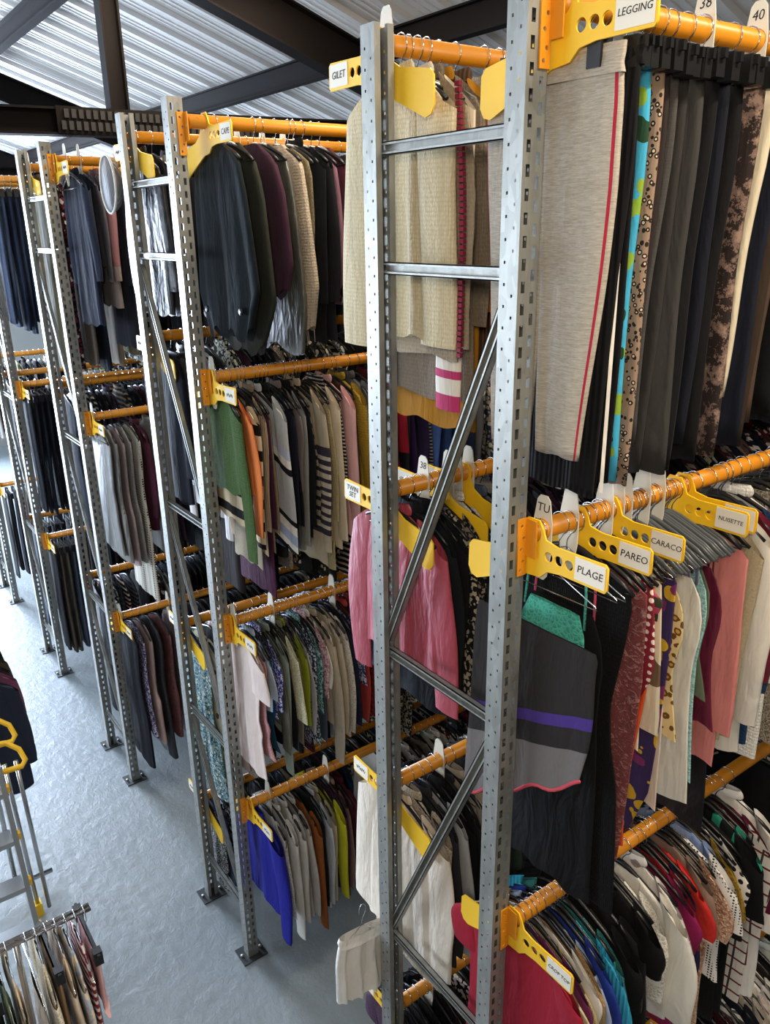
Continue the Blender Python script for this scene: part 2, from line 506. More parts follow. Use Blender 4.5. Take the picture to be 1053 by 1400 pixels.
def brace(name, y0, z0, y1, z1, parent, x=0.0, w=0.034, t=0.022):
    """C-section brace between the posts"""
    p0 = np.array([x, y0, z0]); p1 = np.array([x, y1, z1]); d = p1-p0; d /= np.linalg.norm(d)
    u = np.array([1.0, 0, 0]); s = np.cross(d, u); mb = MB(); th = 0.003
    for (a0, a1, b0, b1) in ((-t/2, t/2, -w/2, -w/2+th), (-t/2, t/2, w/2-th, w/2), (t/2-th, t/2, -w/2, w/2), (-t/2, -t/2+th, -w/2, -w/2+0.008), (-t/2, -t/2+th, w/2-0.008, w/2)):
        vs = [P+u*a+s*b for P in (p0, p1) for a in (a0, a1) for b in (b0, b1)]
        mb.add(vs, [(0, 1, 3, 2), (4, 6, 7, 5), (0, 4, 5, 1), (2, 3, 7, 6), (0, 2, 6, 4), (1, 5, 7, 3)])
    return mb.build(name, STEEL, parent)


def frame(x, i, flip, label):
    dep = PBK[i]-PA[i]
    t = link('rack_frame', None, None, (x, PA[i]+dep/2, 0)); tag(t, label, 'rack frame', 'galvanised rack end frames')
    a, b = -dep/2, dep/2
    o = link('post', POST, t, (0, a, 0.0))
    o = link('post', POST, t, (0, b, 0.0)); o.rotation_euler = (0, 0, math.pi)
    ia, ib = a+0.02, b-0.02
    for z in (4.20, 3.89, 2.65, 1.40, 0.32): brace('rung', ia, z, ib, z, t)
    for z1, z0 in ((3.84, 2.70), (2.60, 1.45), (1.35, 0.37)):
        if flip: brace('diagonal_brace', ib, z1, ia, z0, t, -0.004)
        else: brace('diagonal_brace', ia, z1, ib, z0, t, -0.004)
    for yy in (a, b):
        bp = MB().box(-0.075, 0.075, yy-0.065, yy+0.065, 0.0, 0.008).build('base_plate', DARKST, t)
        for sx in (-0.058, 0.058): MB().tube([(sx, yy, 0.008), (sx, yy, 0.02)], 0.009, 6).build('bolt', STEEL, bp)
    return t


ROWN = ['trouser', 'cape', 'coat', 'jeans', 'white shirt', 'farthest']
for i in range(6):
    frame(XE, i, i > 0, 'galvanised slotted steel end frame of the %s rack beside the aisle' % ROWN[i])
    frame(XE+ROW_L, i, i > 0, 'galvanised slotted steel frame of the %s rack by the side wall' % ROWN[i])

# ------------------------------------------------------------------ rails
RAILS = {}
ORDN = ['top', 'second', 'third', 'lowest']


def bracket_mesh(sgn):
    """orange beam connector with tear-drop holes, flat on the post"""
    out = [(-0.016, -0.125), (0.016, -0.125), (0.016, 0.035), (-0.016, 0.035)]
    holes = [circle(0.004*(-1)**k, z, 0.005, 8) for k, z in enumerate((-0.110, -0.085, -0.05, -0.02, 0.015))]
    me = plate_with_holes('bracket', out, holes, 0.005, ORANGE)
    return me


BRK = bracket_mesh(1)
RR = 0.027


def rail(key, y, z, phrase, side):
    r = link('clothes_rail', None, None, (XE, y, z)); tag(r, 'orange painted steel clothes rail, %s' % phrase, 'clothes rail', 'orange clothes rails')
    x0 = 0.04
    MB().tube([(x0, 0, 0), (ROW_L-0.045, 0, 0)], RR, 16).build('tube', ORANGE, r)
    for xx in (0.0, ROW_L):
        b = link('bracket', BRK, r, (xx+(0.018 if xx == 0 else -0.018), -side*0.019, 0)); b.rotation_euler = (0, 0, math.pi/2)
        xf = xx+(0.0305 if xx == 0 else -0.042)
        MB().plate([(-0.020, -0.07), (0.020, -0.07), (0.0205, 0.0), (0.018, 0.034), (-0.018, 0.034), (-0.0205, 0.0)], xf-0.002, xf+0.002).build('bracket_flange', ORANGE, r)
    RAILS[key] = dict(y=y, z=z, phrase=phrase, n=0, side=side)


def ra(i): return PA[i]-PD/2-0.022
def rb(i): return PBK[i]+PD/2+0.022


rail('1a1', ra(0), 4.44, 'top rail marked LEGGING', -1)
rail('1a2', ra(0), 3.25, 'rail marked PLAGE', -1)
rail('1a3', ra(0), 1.95, 'rail marked CROP TOP', -1)
rail('1a4', ra(0), 0.80, 'lowest rail under CROP TOP', -1)
rail('1b1', rb(0), 4.47, 'rail marked GILET', 1)
rail('1b2', rb(0), 3.19, 'first rail under GILET', 1)
rail('1b3', rb(0), 2.04, 'second rail under GILET', 1)
rail('1b4', rb(0), 0.90, 'lowest rail under GILET', 1)
rail('2a1', ra(1), 4.41, 'rail marked CAPE', -1)
rail('2a2', ra(1), 3.385, 'first rail under CAPE', -1)
rail('2a3', ra(1), 2.18, 'second rail under CAPE', -1)
rail('2a4', ra(1), 1.08, 'lowest rail under CAPE', -1)
for k, z in enumerate((4.41, 3.50, 1.90, 0.70)): rail('2b%d' % (k+1), rb(1), z, '%s rear rail of cape rack' % ORDN[k], 1)
for k, z in enumerate((4.40, 2.86, 1.41)): rail('3a%d' % (k+1), ra(2), z, '%s rail of coat rack' % ORDN[k], -1)
for k, z in enumerate((4.40, 2.98, 1.5)): rail('3b%d' % (k+1), rb(2), z, '%s rear rail of coat rack' % ORDN[k], 1)
for k, z in enumerate((4.40, 2.79, 1.41)): rail('4a%d' % (k+1), ra(3), z, '%s rail of jeans rack' % ORDN[k], -1)
for k, z in enumerate((4.40, 2.79, 1.41)): rail('4b%d' % (k+1), rb(3), z, '%s rear rail of jeans rack' % ORDN[k], 1)
for k, z in enumerate((4.40, 2.79, 1.41)): rail('5a%d' % (k+1), ra(4), z, '%s rail of white shirt rack' % ORDN[k], -1)


# ------------------------------------------------------------------ hangers
def arc(cy, cz, r, a0, a1, n): return [(0, cy+r*math.cos(t), cz+r*math.sin(t)) for t in np.linspace(a0, a1, n)]


HR = RR+0.004


def hook_pts(zn):
    return arc(0, 0, HR, math.radians(-25), math.radians(245), 12)+[(0, -0.004, -HR-0.012), (0, 0, -HR-0.022), (0, 0, zn)]


HOOK = MB().tube(hook_pts(-0.078), 0.0018, 5).mesh('hook', CHROME)


def hanger_meshes():
    d = {}
    pts = [(0, -0.205, -0.150), (0, -0.16, -0.125), (0, -0.09, -0.098), (0, -0.03, -0.078), (0, 0, -0.074), (0, 0.03, -0.078), (0, 0.09, -0.098), (0, 0.16, -0.125), (0, 0.205, -0.150)]
    for nm, m in (('black', BLACKP), ('grey', GREYP), ('wood', COAT_WOOD)):
        d[nm] = MB().tube(pts, [0.006, 0.008, 0.008, 0.009, 0.011, 0.009, 0.008, 0.008, 0.006], 6).tube([pts[0], (0, 0, -0.155), pts[-1]], 0.003, 5).mesh('hanger', m)
    w = pts[0], pts[4], pts[8]
    d['wire'] = MB().tube([(0, 0, -0.07), (0, -0.2, -0.15), (0, -0.205, -0.158), (0, 0.205, -0.158), (0, 0.2, -0.15), (0, 0, -0.07)], 0.0017, 5).mesh('hanger', CHROME)
    c = MB().box(-0.006, 0.006, -0.16, 0.16, -0.098, -0.078)
    for s in (-0.13, 0.13): c.box(-0.016, 0.016, s-0.018, s+0.018, -0.135, -0.075)
    d['clip'] = c.mesh('hanger', BLACKP)
    return d


HANG = hanger_meshes()


# ------------------------------------------------------------------ garments
def sil(prof, M):
    """resample a silhouette [(z, half width, half thickness)] to M rows"""
    p = np.array(prof, float); t = np.linspace(0, 1, len(p)); tt = np.linspace(0, 1, M)
    d = np.concatenate([[0], np.cumsum(np.hypot(np.diff(p[:, 0]), np.diff(p[:, 1])))]); d /= d[-1]
    return np.stack([np.interp(tt, d, p[:, i]) for i in range(p.shape[1])], 1)


def panel(prof, N, M, rng, folds=3, amp=0.010, hemwave=0.01, cy=0.0, skew=0.0, x0=0.0):
    """closed cloth shell hanging from the silhouette, with vertical folds growing towards the hem"""
    q = sil(prof, M); th = np.linspace(0, 2*math.pi, N, endpoint=False)
    c, s = np.cos(th), np.sin(th)
    uy = np.sign(c)*np.abs(c)**0.75; ux = np.sign(s)*np.abs(s)**0.6
    p1, p2, p3, p4 = [rng.uniform(0, 6.28) for _ in range(4)]
    z0, z1 = q[0, 0], q[-1, 0]; rings = []
    for r, (z, a, b) in enumerate(q):
        t = (z0-z)/(z0-z1+1e-9); g = amp*min(1.0, 0.25+1.1*t)
        y = a*uy+0.004*math.sin(7*t+p3)
        w = g*(np.sin(uy*folds*2.0+p1+0.5*t)+0.45*np.sin(uy*folds*4.3+p2-0.8*t))
        x = b*ux+w*(0.35+0.65*np.abs(ux))+0.006*math.sin(4*t+p4)*t
        zz = z-hemwave*t*t*np.sin(uy*2.2*folds+p1)-0.0*uy
        y = y+cy+skew*t
        rings.append(np.stack([x+x0, y, np.broadcast_to(zz, y.shape)], 1))
    return rings


def sleeve_rings(sgn, sw, z0, L, r0, r1, rng, out=0.03, N=12, M=9, rx=0.6, fwd=0.0):
    rings = []; th = np.linspace(0, 2*math.pi, N, endpoint=False); ph = rng.uniform(0, 6)
    for i in range(M):
        t = i/(M-1); z = z0-L*t-0.0
        cy = sw-0.03+out*math.sin(min(1, t*1.6)*math.pi/2)+0.01*math.sin(3*t+ph)
        rr = r0+(r1-r0)*t; 
        if t > 0.92: rr *= 0.96
        wob = 0.006*np.sin(3*th+5*t+ph)*(0.3+t)
        y = sgn*(cy+(rr+wob)*np.cos(th)); x = (rr*rx)*np.sin(th)+fwd*t*t+0.006*math.sin(5*t+ph)
        zz = z-(0.05*(1-t)**3)*np.cos(th)+0.02*(1-t)**2
        rings.append(np.stack([x, y, zz], 1))
    return rings


def lo(name, rings, mat, parent, cap=False):
    r = np.array(rings); M, n = r.shape[:2]; me = bpy.data.meshes.new(name)
    idx = np.arange(M*n).reshape(M, n); nx = np.roll(idx, -1, 1)
    f = np.stack([idx[:-1], nx[:-1], nx[1:], idx[1:]], -1).reshape(-1, 4)
    fl = f.tolist()
    if cap: fl += [tuple(idx[0][::-1].tolist()), tuple(idx[-1].tolist())]
    me.from_pydata(r.reshape(-1, 3).tolist(), [], fl); me.polygons.foreach_set('use_smooth', [True]*len(me.polygons))
    me.materials.append(mat); return link(name, me, parent)


def build_garment(kind, mat, L, rng, hero=False, th=0.020, w=1.0, sl=None, mat2=None, hang='black', folds=None, amp=None, opts=None):
    """returns the root Empty of one garment on its hanger; origin at the rail centre"""
    o = opts or {}
    root = link(kind.replace(' ', '_'), None)
    N, M = (64, 40) if hero else (22, 13)
    fo = folds or rng.choice((2, 3, 3, 4)); am = amp if amp is not None else rng.uniform(0.004, 0.009)
    base = o.get('shape') or {'jumper': 'top', 'cardigan': 'top', 'shirt': 'top', 'blouse': 'top', 'jacket': 'top', 'coat': 'top', 't-shirt': 'tee', 'dress': 'dress', 'gilet': 'vest', 'top': 'tee',
                              'camisole': 'cami', 'trousers': 'fold', 'leggings': 'fold', 'jeans': 'fold', 'skirt': 'skirt', 'cape': 'cape', 'shawl': 'shawl', 'poncho': 'cape', 'robe': 'top', 'nightdress': 'cami'}[kind]
    hg = 'clip' if base in ('fold', 'skirt', 'legs') else hang
    h = link('hanger', HANG[hg], root); link('hook', HOOK, h)
    b = th
    if base in ('top', 'tee', 'dress', 'vest'):
        sw = 0.215*w*rng.uniform(0.95, 1.04); bw = sw*o.get('body', 0.98); hw = sw*o.get('hem', 1.02 if base != 'dress' else 1.12)
        prof = [(-0.082, 0.070, b*0.5), (-0.095, 0.10, b*0.6), (-0.118, 0.155, b*0.7), (-0.145, sw*0.93, b*0.75), (-0.175, sw, b*0.8), (-0.30, bw*0.97, b*1.0)]
        if base == 'dress': prof += [(-0.50, bw*0.84, b), (-0.62, bw*0.9, b*1.05)]
        prof += [(-0.30-(L-0.30)*0.5 if L > 0.7 else -0.45, bw*0.97+(hw-bw)*0.5, b*1.1), (-L, hw, b*1.2)]
        prof = sorted(prof, key=lambda p: -p[0])
        body = lo('body', panel(prof, N, M, rng, fo, am), mat, root)
        SL = sl if sl is not None else (0.56 if base == 'top' else (0.18 if base == 'tee' else 0.0))
        if base == 'vest': SL = 0
        if SL > 0:
            r1 = 0.042 if SL > 0.3 else 0.062
            for s in (-1, 1):
                lo('sleeve', sleeve_rings(s, sw, -0.150, SL*rng.uniform(0.95, 1.03), o.get('sr', 0.060), o.get('cuff', r1), rng, out=o.get('out', rng.uniform(0.02, 0.05)), N=20 if hero else 12, M=22 if hero else 9, rx=min(0.62, b*1.25/0.06), fwd=rng.uniform(-0.012, 0.012)), mat2 or mat, root)
        if kind in ('shirt', 'coat', 'jacket', 'jumper', 'cardigan', 'blouse') and (hero or rng.random() < 0.55):
            cr = []
            for t in np.linspace(0, 1, 4):
                tt = np.linspace(0, 2*math.pi, 16, endpoint=False); k = 1+0.12*math.sin(t*math.pi)
                cr.append(np.stack([(b*0.6+0.006)*np.sin(tt)*k, 0.074*np.cos(tt)*(k-0.12*t), -0.088+0.035*t+0.012*np.abs(np.cos(tt))], 1))
            lo('collar', cr, mat, root)
    elif base == 'cape':
        hw = 0.33*w
        prof = [(-0.075, 0.065, b*0.6), (-0.095, 0.10, b*0.7), (-0.13, 0.17, b*0.9), (-0.17, 0.215, b), (-0.28, 0.235*w, b*1.1), (-0.5, 0.26*w, b*1.2), (-L*0.8, 0.28*w, b*1.25), (-L, o.get('hem', 0.24)*w, b*1.3)]
        lo('body', panel(prof, N, M, rng, fo, am, 0.03), mat, root)
    elif base == 'cami':
        zt = -0.27; sw = 0.155*w
        for s in (-1, 1):
            MB().tube([(0, s*0.10, -0.098), (0.004, s*0.105, -0.18), (0, s*0.11, zt-0.005)], 0.0045, 5, 0.5).build('strap', mat2 or mat, root)
        prof = [(zt+0.03, sw*0.72, b*0.5), (zt-0.03, sw*0.92, b*0.7), (zt-0.12, sw, b), (zt-0.25, sw*0.92, b), (-L, sw*o.get('hem', 1.15), b*1.2)]
        lo('body', panel(prof, N, M, rng, fo, am, 0.012), mat, root)
    elif base == 'fold':
        a = 0.105*w
        prof = [(-0.098, a*0.98, b*0.7), (-0.14, a, b*0.9), (-0.3, a*1.0, b*1.0), (-0.55, a*0.86, b), (-L, a*o.get('hem', 0.78), b*0.9)]
        lo('body', panel(prof, N, M, rng, fo, am*0.8, 0.006, skew=rng.uniform(-0.012, 0.012)), mat, root, True)
        lo('waistband', panel([(-0.095, a*1.01, b*0.8), (-0.13, a*1.015, b*0.98)], 18, 3, rng, 2, 0.001, 0), mat, root)
    elif base == 'legs':
        for s in (-1, 1):
            prof = [(-0.10, 0.092*w, b*0.8), (-0.2, 0.100*w, b), (-0.36, 0.098*w, b*1.1), (-0.6, 0.085*w, b*1.1), (-L, 0.062*w, b*0.8)]
            tl = lo('trouser_leg', panel(prof, N//2, M, rng, 2, am, 0.004, cy=s*0.088*w, skew=-s*0.012), mat, root, True)
            if mat2:                       # coloured side seam
                tl.data.materials.append(mat2); n2 = N//2; seam = (17, 16) if s < 0 else (31, 0)
                for p in tl.data.polygons:
                    if p.index < n2*(M-1) and p.index % n2 == (18 if s < 0 else 30): p.material_index = 1
        lo('waistband', panel([(-0.092, 0.180*w, b*0.9), (-0.12, 0.182*w, b*1.05), (-0.15, 0.183*w, b*1.1)], N, 4, rng, 2, 0.002, 0), mat, root)
    elif base == 'skirt':
        a = 0.165*w
        prof = [(-0.10, a, b*0.8), (-0.15, a*1.05, b), (-0.35, a*1.15, b*1.2), (-L, a*o.get('hem', 1.35), b*1.3)]
        lo('body', panel(prof, N, M, rng, fo+2, am*1.5, 0.01), mat, root)
        lo('waistband', panel([(-0.095, a*1.01, b*0.85), (-0.135, a*1.04, b*1.02)], 22, 3, rng, 2, 0.001, 0), mat, root)
    elif base == 'wrap':                   # pinned over the hanger bar, open above, hem running down to a point
        prof = [(-0.275, 0.215*w, b*0.6), (-0.30, 0.225*w, b*0.8), (-0.5, 0.235*w, b), (-0.66, 0.24*w, b*1.1), (-L, 0.235*w, b*1.1)]
        rg = panel(prof, N, M, rng, fo, am, 0.012, skew=0.05)
        for i, r in enumerate(rg): r[:, 2] -= 0.15*(i/(M-1))**1.2*(r[:, 1]/0.235)
        lo('body', rg, mat, root)
        MB().tube([tuple(p) for p in rg[-1]]+[tuple(rg[-1][0])], 0.006, 5).build('trim', fabric('#c8505a'), root)
    elif base == 'shawl':
        a = 0.20*w
        prof = [(-0.085, 0.05, b*0.5), (-0.12, a*0.7, b*0.8), (-0.155, a, b), (-0.4, a*1.0, b*1.2), (-L*0.85, a*0.75, b*1.2), (-L, a*o.get('hem', 0.35), b)]
        lo('body', panel(prof, N, M, rng, fo, am*1.3, 0.02, skew=o.get('skew', -0.05)), mat, root)
    if o.get('fringe'):
        mb = MB(); zz = -L; hw = o.get('fw', 0.2)
        for i in range(26):
            y = -hw+2*hw*i/25+rng.uniform(-0.004, 0.004)+o.get('fy', 0); l = rng.uniform(0.06, 0.10)
            xx = rng.uniform(-b, b); mb.tube([(xx, y, zz+0.03), (xx+rng.uniform(-0.01, 0.01), y+rng.uniform(-0.008, 0.008), zz-l)], 0.003, 4)
        mb.build('fringe', o['fringe'] if not isinstance(o['fringe'], bool) else mat, root)
    return root


NUMW = ['first', 'second', 'third', 'fourth', 'fifth', 'sixth', 'seventh', 'eighth', 'ninth', 'tenth', 'eleventh', 'twelfth', 'thirteenth', 'fourteenth', 'fifteenth', 'sixteenth', 'seventeenth', 'eighteenth', 'nineteenth']
TENS = {20: 'twent', 30: 'thirt', 40: 'fort', 50: 'fift', 60: 'sixt', 70: 'sevent'}


def ordw(n):
    if n < 20: return NUMW[n-1]
    t = n//10*10; return TENS[t]+'ieth' if n == t else TENS[t]+'y-'+NUMW[n-t-1]


PENDING = {}     # rail key -> list of garment specs, hung in order of x


def g(key, x, kind, adj, col, L, pat='plain', c2=None, c3=None, k=1.0, **kw):
    if key[0] in '12345' and not kw.pop('_gp', None) and x < 1.8: x -= 0.045
    PENDING.setdefault(key, []).append(dict(x=x, kind=kind, adj=adj, col=col, L=L, pat=pat, c2=c2, c3=c3, k=k, kw=kw))


def gp(key, px, py, kind, adj, col, hem, pat='plain', c2=None, c3=None, k=1.0, hw=None, **kw):
    """like g, but the place along the rail and the length are read from the photo: (px,py) on the garment's near edge, hem = pixel row of its lowest near point"""
    R = RAILS[key]
    if hw is None: hw = 0.10 if kind in ('trousers', 'leggings', 'jeans') else (0.14 if kind in ('camisole', 'nightdress', 'skirt') else 0.25)
    x = at_y(px, py, R['y']-hw)[0]
    z = at_x(px+(hem-py)*0.0, hem, x)
    d = ray(px, hem); t = (R['y']-hw)/d[1]; zh = CAMZ+d[2]*t
    x = max([x]+[s['x']+0.02 for s in PENDING.get(key, []) if s['kw'].get('hero') and s['x'] < 1.62 and not s.get('gp')])
    g(key, x, kind, adj, col, max(0.3, R['z']-zh), pat, c2, c3, k, _gp=True, **kw)
    PENDING[key][-1]['gp'] = True


DARKS = ['#14161c', '#191a1d', '#1d2433', '#101113', '#26262a', '#1a1f2b', '#2a2424', '#211d2a', '#2f3033', '#151a17']
MIDS = ['#5b5b5e', '#7a6f63', '#3d4a5c', '#6b2430', '#8f8a80', '#4b3a2f', '#33413a', '#54304a', '#a89c8a', '#203a5a']
LIGHTS = ['#e8e4dc', '#d9cdbb', '#f0ece6', '#c9c3bb', '#e3c9c6', '#b9c4cf', '#d8d3b0', '#cfd8d2']
BRIGHT = ['#b0202c', '#2c5fa8', '#c97f1e', '#7a2a6a', '#2f7a5a', '#d4616a', '#c9c23a', '#3c9aa8']
CNAME = {'#14161c': 'black', '#191a1d': 'black', '#1d2433': 'navy', '#101113': 'black', '#26262a': 'charcoal', '#1a1f2b': 'midnight blue', '#2a2424': 'dark brown', '#211d2a': 'dark plum', '#2f3033': 'dark grey', '#151a17': 'greenish black',
         '#5b5b5e': 'grey', '#7a6f63': 'taupe', '#3d4a5c': 'slate blue', '#6b2430': 'burgundy', '#8f8a80': 'stone grey', '#4b3a2f': 'brown', '#33413a': 'dark green', '#54304a': 'plum', '#a89c8a': 'beige', '#203a5a': 'blue',
         '#e8e4dc': 'off-white', '#d9cdbb': 'cream', '#f0ece6': 'white', '#c9c3bb': 'pale grey', '#e3c9c6': 'pale pink', '#b9c4cf': 'pale blue', '#d8d3b0': 'pale yellow', '#cfd8d2': 'pale green',
         '#b0202c': 'red', '#2c5fa8': 'bright blue', '#c97f1e': 'ochre', '#7a2a6a': 'purple', '#2f7a5a': 'green', '#d4616a': 'coral', '#c9c23a': 'lime', '#3c9aa8': 'teal'}


def fill(key, x0, x1, step, kinds, pools, Lr, seed):
    """further garments of the kinds seen on this rail, hung where none is listed yet"""
    rng = random.Random(seed); x = x0
    have = [s['x'] for s in PENDING.get(key, [])]
    while x < x1:
        if all(abs(x-h) > step*0.62 for h in have):
            kind = rng.choice(kinds); col = rng.choice(rng.choice(pools)); L = rng.uniform(*Lr)
            pat = rng.choice(['plain', 'plain', 'knit', 'tweed', 'satin', 'plain', 'print', 'stripe'] if kind not in ('trousers', 'jeans', 'leggings') else ['plain'])
            c2 = None
            if pat in ('tweed', 'print', 'stripe'): c2 = rng.choice(LIGHTS+MIDS)
            a = CNAME[col]+{'knit': ' knitted', 'tweed': ' flecked', 'satin': ' satin', 'print': ' printed', 'stripe': ' striped'}.get(pat, '')
            g(key, x, kind, a, col, L, pat, c2, rng.choice(LIGHTS) if pat == 'print' else None)
        x += step*rng.uniform(0.85, 1.2)

# ------------------------------------------------------------------ what hangs on each rail, as the photo shows it
BLK, NVY, WHT, CRM = '#121214', '#181d2b', '#ece8e0', '#dccfb4'
# -- rack one, near side: leggings and trousers
g('1a1', 1.515, 'trousers', 'pale grey marl jogging', '#b9b1a3', 0.98, 'marl', '#8d8578', hero=True, w=1.08, mat2=('#a3283a', 'plain'), shape='legs', th=0.022)
gp('1a1', 832, 300, 'trousers', 'black pleated wide', '#0f0f12', 712, 'rib', w=1.5, hero=True)
gp('1a1', 842, 300, 'leggings', 'black white-striped', '#111114', 678, w=1.1, stripe='#e8e2d8')
gp('1a1', 854, 300, 'leggings', 'black plain', '#0e0e11', 650, w=1.1)
gp('1a1', 866, 300, 'trousers', 'turquoise and green tropical print', '#3f9ec0', 650, 'floral', '#7f9e36', '#1f3d2a', 1.8, w=1.05)
gp('1a1', 881, 300, 'leggings', 'brown leopard print', '#8d7765', 688, 'leopard', '#2a211d', '#c8b8a4', 0.6, w=1.1)
gp('1a1', 897, 300, 'leggings', 'dark brown', '#2b2422', 640)
gp('1a1', 911, 300, 'leggings', 'charcoal jersey', '#4a4845', 606, 'marl', '#3c3a38')
gp('1a1', 921, 300, 'trousers', 'dark grey cotton', '#2f2d2c', 670)
gp('1a1', 938, 300, 'leggings', 'charcoal ribbed', '#383735', 660)
gp('1a1', 957, 300, 'leggings', 'black jersey', '#101013', 664)
gp('1a1', 977, 300, 'trousers', 'midnight blue', '#14161f', 600)
gp('1a1', 994, 300, 'leggings', 'black cotton', '#0e0e10', 650)
gp('1a1', 1014, 330, 'leggings', 'brown and black blossom print', '#2a211f', 618, 'camo', '#6e5a50', '#8a7264', 1.1, w=1.05)
gp('1a1', 1029, 560, 'trousers', 'dark brown', '#33281f', 636)
gp('1a1', 1038, 330, 'trousers', 'cream cotton', '#cfc4aa', 540)
gp('1a1', 1050, 330, 'leggings', 'navy seamed', '#161a26', 600)
# -- rack one, near side: beach wear and nightwear
PARB = [(0.42, '#3b2a63'), (0.47, '#2a2625'), (0.60, '#65605f'), (0.80, '#2a2625')]
g('1a2', 1.495, 'shawl', 'brown, purple and grey banded', '#2a2625', 0.80, 'bands', [(0.535, '#46317a'), (0.575, '#2a2625'), (0.64, '#6d6866')], k=-0.35, hero=True, w=1.0, th=0.02, folds=4, amp=0.008, shape='wrap', hang='wire')
g('1a2', 1.588, 'nightdress', 'turquoise lace', '#4fae98', 0.70, 'lace', hero=True, hang='wire', w=0.8, amp=0.003, th=0.012)
g('1a2', 1.606, 'nightdress', 'coral and black', '#0f0f11', 1.18, 'plain', mat2=('#d6506a', 'plain'), hang='wire')
g('1a2', 1.626, 'dress', 'black knitted beach', '#0e0e10', 1.24, 'knit', w=0.92, sl=0, hero=True)
g('1a2', 1.648, 'shawl', 'dusty burgundy crinkled', '#7c3f40', 1.45, 'crinkle', '#a87872', w=1.15, hero=True, opts=dict(skew=-0.05, hem=0.45))
gp('1a2', 803, 900, 'robe', 'navy towelling', '#1b2233', 1280, hw=0.13, sl=0.5, w=0.62)
gp('1a2', 822, 900, 'shawl', 'burgundy white-dotted', '#66202a', 1030, 'dots', '#d8c8c0', None, 0.8, hw=0.14, w=0.9)
gp('1a2', 829, 1050, 'shawl', 'bright orange', '#d8501e', 1150, 'satin', hw=0.13, w=1.0, opts=dict(hem=0.75, skew=-0.06))
gp('1a2', 842, 900, 'shawl', 'burgundy flower-edged', '#7d2230', 1000, 'dots', '#e2cfc4', None, 1.1, hw=0.16, w=1.05)
gp('1a2', 862, 900, 'robe', 'cream flower-embroidered', '#d6ccb2', 1030, 'floral', '#d6ccb2', '#6e5a44', 3.2, hw=0.16, sl=0.5, w=0.75)
gp('1a2', 872, 1120, 'shawl', 'yellow and purple floral', '#3a2c55', 1190, 'floral', '#c9a22a', '#7a3060', 2.0, hw=0.15, opts=dict(fringe='#2f7d3a', fw=0.06, hem=0.4), w=0.8)
gp('1a2', 848, 830, 'top', 'striped green, pink and yellow', '#3a3a2c', 880, 'stripe', '#a8445c', '#d8c84a', 1.3, hw=0.15, sl=0.1, w=0.72)
gp('1a2', 860, 830, 'camisole', 'lime green', '#c3d46a', 890, hw=0.15, w=1.05)
gp('1a2', 888, 950, 'camisole', 'white and violet', '#d8d0dc', 1000, 'print', '#6a4a88', '#e8e0e4', hw=0.15, hang='grey')
gp('1a2', 893, 930, 'camisole', 'magenta satin', '#8a2254', 960, 'satin', hw=0.15, hang='grey', w=0.8)
gp('1a2', 902, 950, 'nightdress', 'blush silk', '#dcc8b8', 1100, 'satin', hw=0.15, hang='grey')
gp('1a2', 912, 930, 'camisole', 'taupe and cream', '#a39478', 990, 'stripe', '#d8ccb0', hw=0.15, hang='grey', w=0.8)
gp('1a2', 922, 900, 'nightdress', 'beige leopard print', '#d8bf8a', 1005, 'leopard', '#6a4a22', '#c89a4a', 1.3, hw=0.17, hang='grey', w=1.15)
gp('1a2', 929, 1000, 'camisole', 'lavender', '#8d86ae', 1060, 'satin', hw=0.15, hang='grey', w=0.75)
gp('1a2', 940, 950, 'nightdress', 'ivory satin', '#dcd8cc', 1090, 'satin', hw=0.18, hang='grey', sl=0, w=1.2)
gp('1a2', 949, 900, 'camisole', 'aqua lace', '#9cc8c4', 1060, 'lace', hw=0.16, hang='grey')
gp('1a2', 957, 900, 'camisole', 'olive satin', '#55604a', 960, 'satin', hw=0.17, hang='grey')
gp('1a2', 966, 950, 'nightdress', 'black satin long', '#131216', 1140, 'satin', hw=0.17, hang='black')
gp('1a2', 976, 900, 'camisole', 'wine red', '#5e1a30', 1000, 'satin', hw=0.2, hang='black', w=1.1)
gp('1a2', 992, 930, 'robe', 'coral pink velvet', '#cf7f7a', 1048, 'plain', hw=0.23, sl=0.62, th=0.026)
gp('1a2', 1015, 850, 'robe', 'cream teddy fleece', '#c9b795', 1010, 'teddy', hw=0.24, sl=0.66, th=0.03)
gp('1a2', 1032, 900, 'robe', 'white cotton', '#d6d0c4', 1020, 'plain', hw=0.24, sl=0.6)
gp('1a2', 1047, 900, 'robe', 'burgundy velvet', '#6b1c2e', 985, 'plain', hw=0.24, sl=0.5)
# -- rack one, near side: crop tops and t-shirts
g('1a3', 1.50, 't-shirt', 'crimson v-back', '#9c2032', 0.72, 'plain', hero=True, w=1.12, th=0.03)
g('1a3', 1.545, 't-shirt', 'mauve satin', '#6f2a56', 0.55, 'satin', hang='wire')
g('1a3', 1.58, 't-shirt', 'white ribbed', '#ddd8d0', 0.58, 'plain', hang='wire')
gp('1a3', 792, 1360, 't-shirt', 'pale yellow cotton', '#cfc09a', 1420)
gp('1a3', 812, 1330, 'top', 'beige crochet', '#c4b083', 1385, 'dots', '#8d7a55', None, 0.35)
gp('1a3', 825, 1310, 'top', 'tan knitted', '#b8956a', 1375, 'knit')
gp('1a3', 834, 1280, 't-shirt', 'pale blue', '#a3b3cf', 1340)
gp('1a3', 843, 1340, 'top', 'bright cyan ribbed', '#3fb4d6', 1380, 'rib', sl=0.30, th=0.024, w=1.12)
gp('1a3', 848, 1250, 't-shirt', 'royal blue', '#2a3f96', 1320)
gp('1a3', 853, 1330, 'top', 'teal knitted', '#3a7f7c', 1400, 'knit')
gp('1a3', 868, 1290, 't-shirt', 'black cotton', '#0f0f11', 1420, w=1.1)
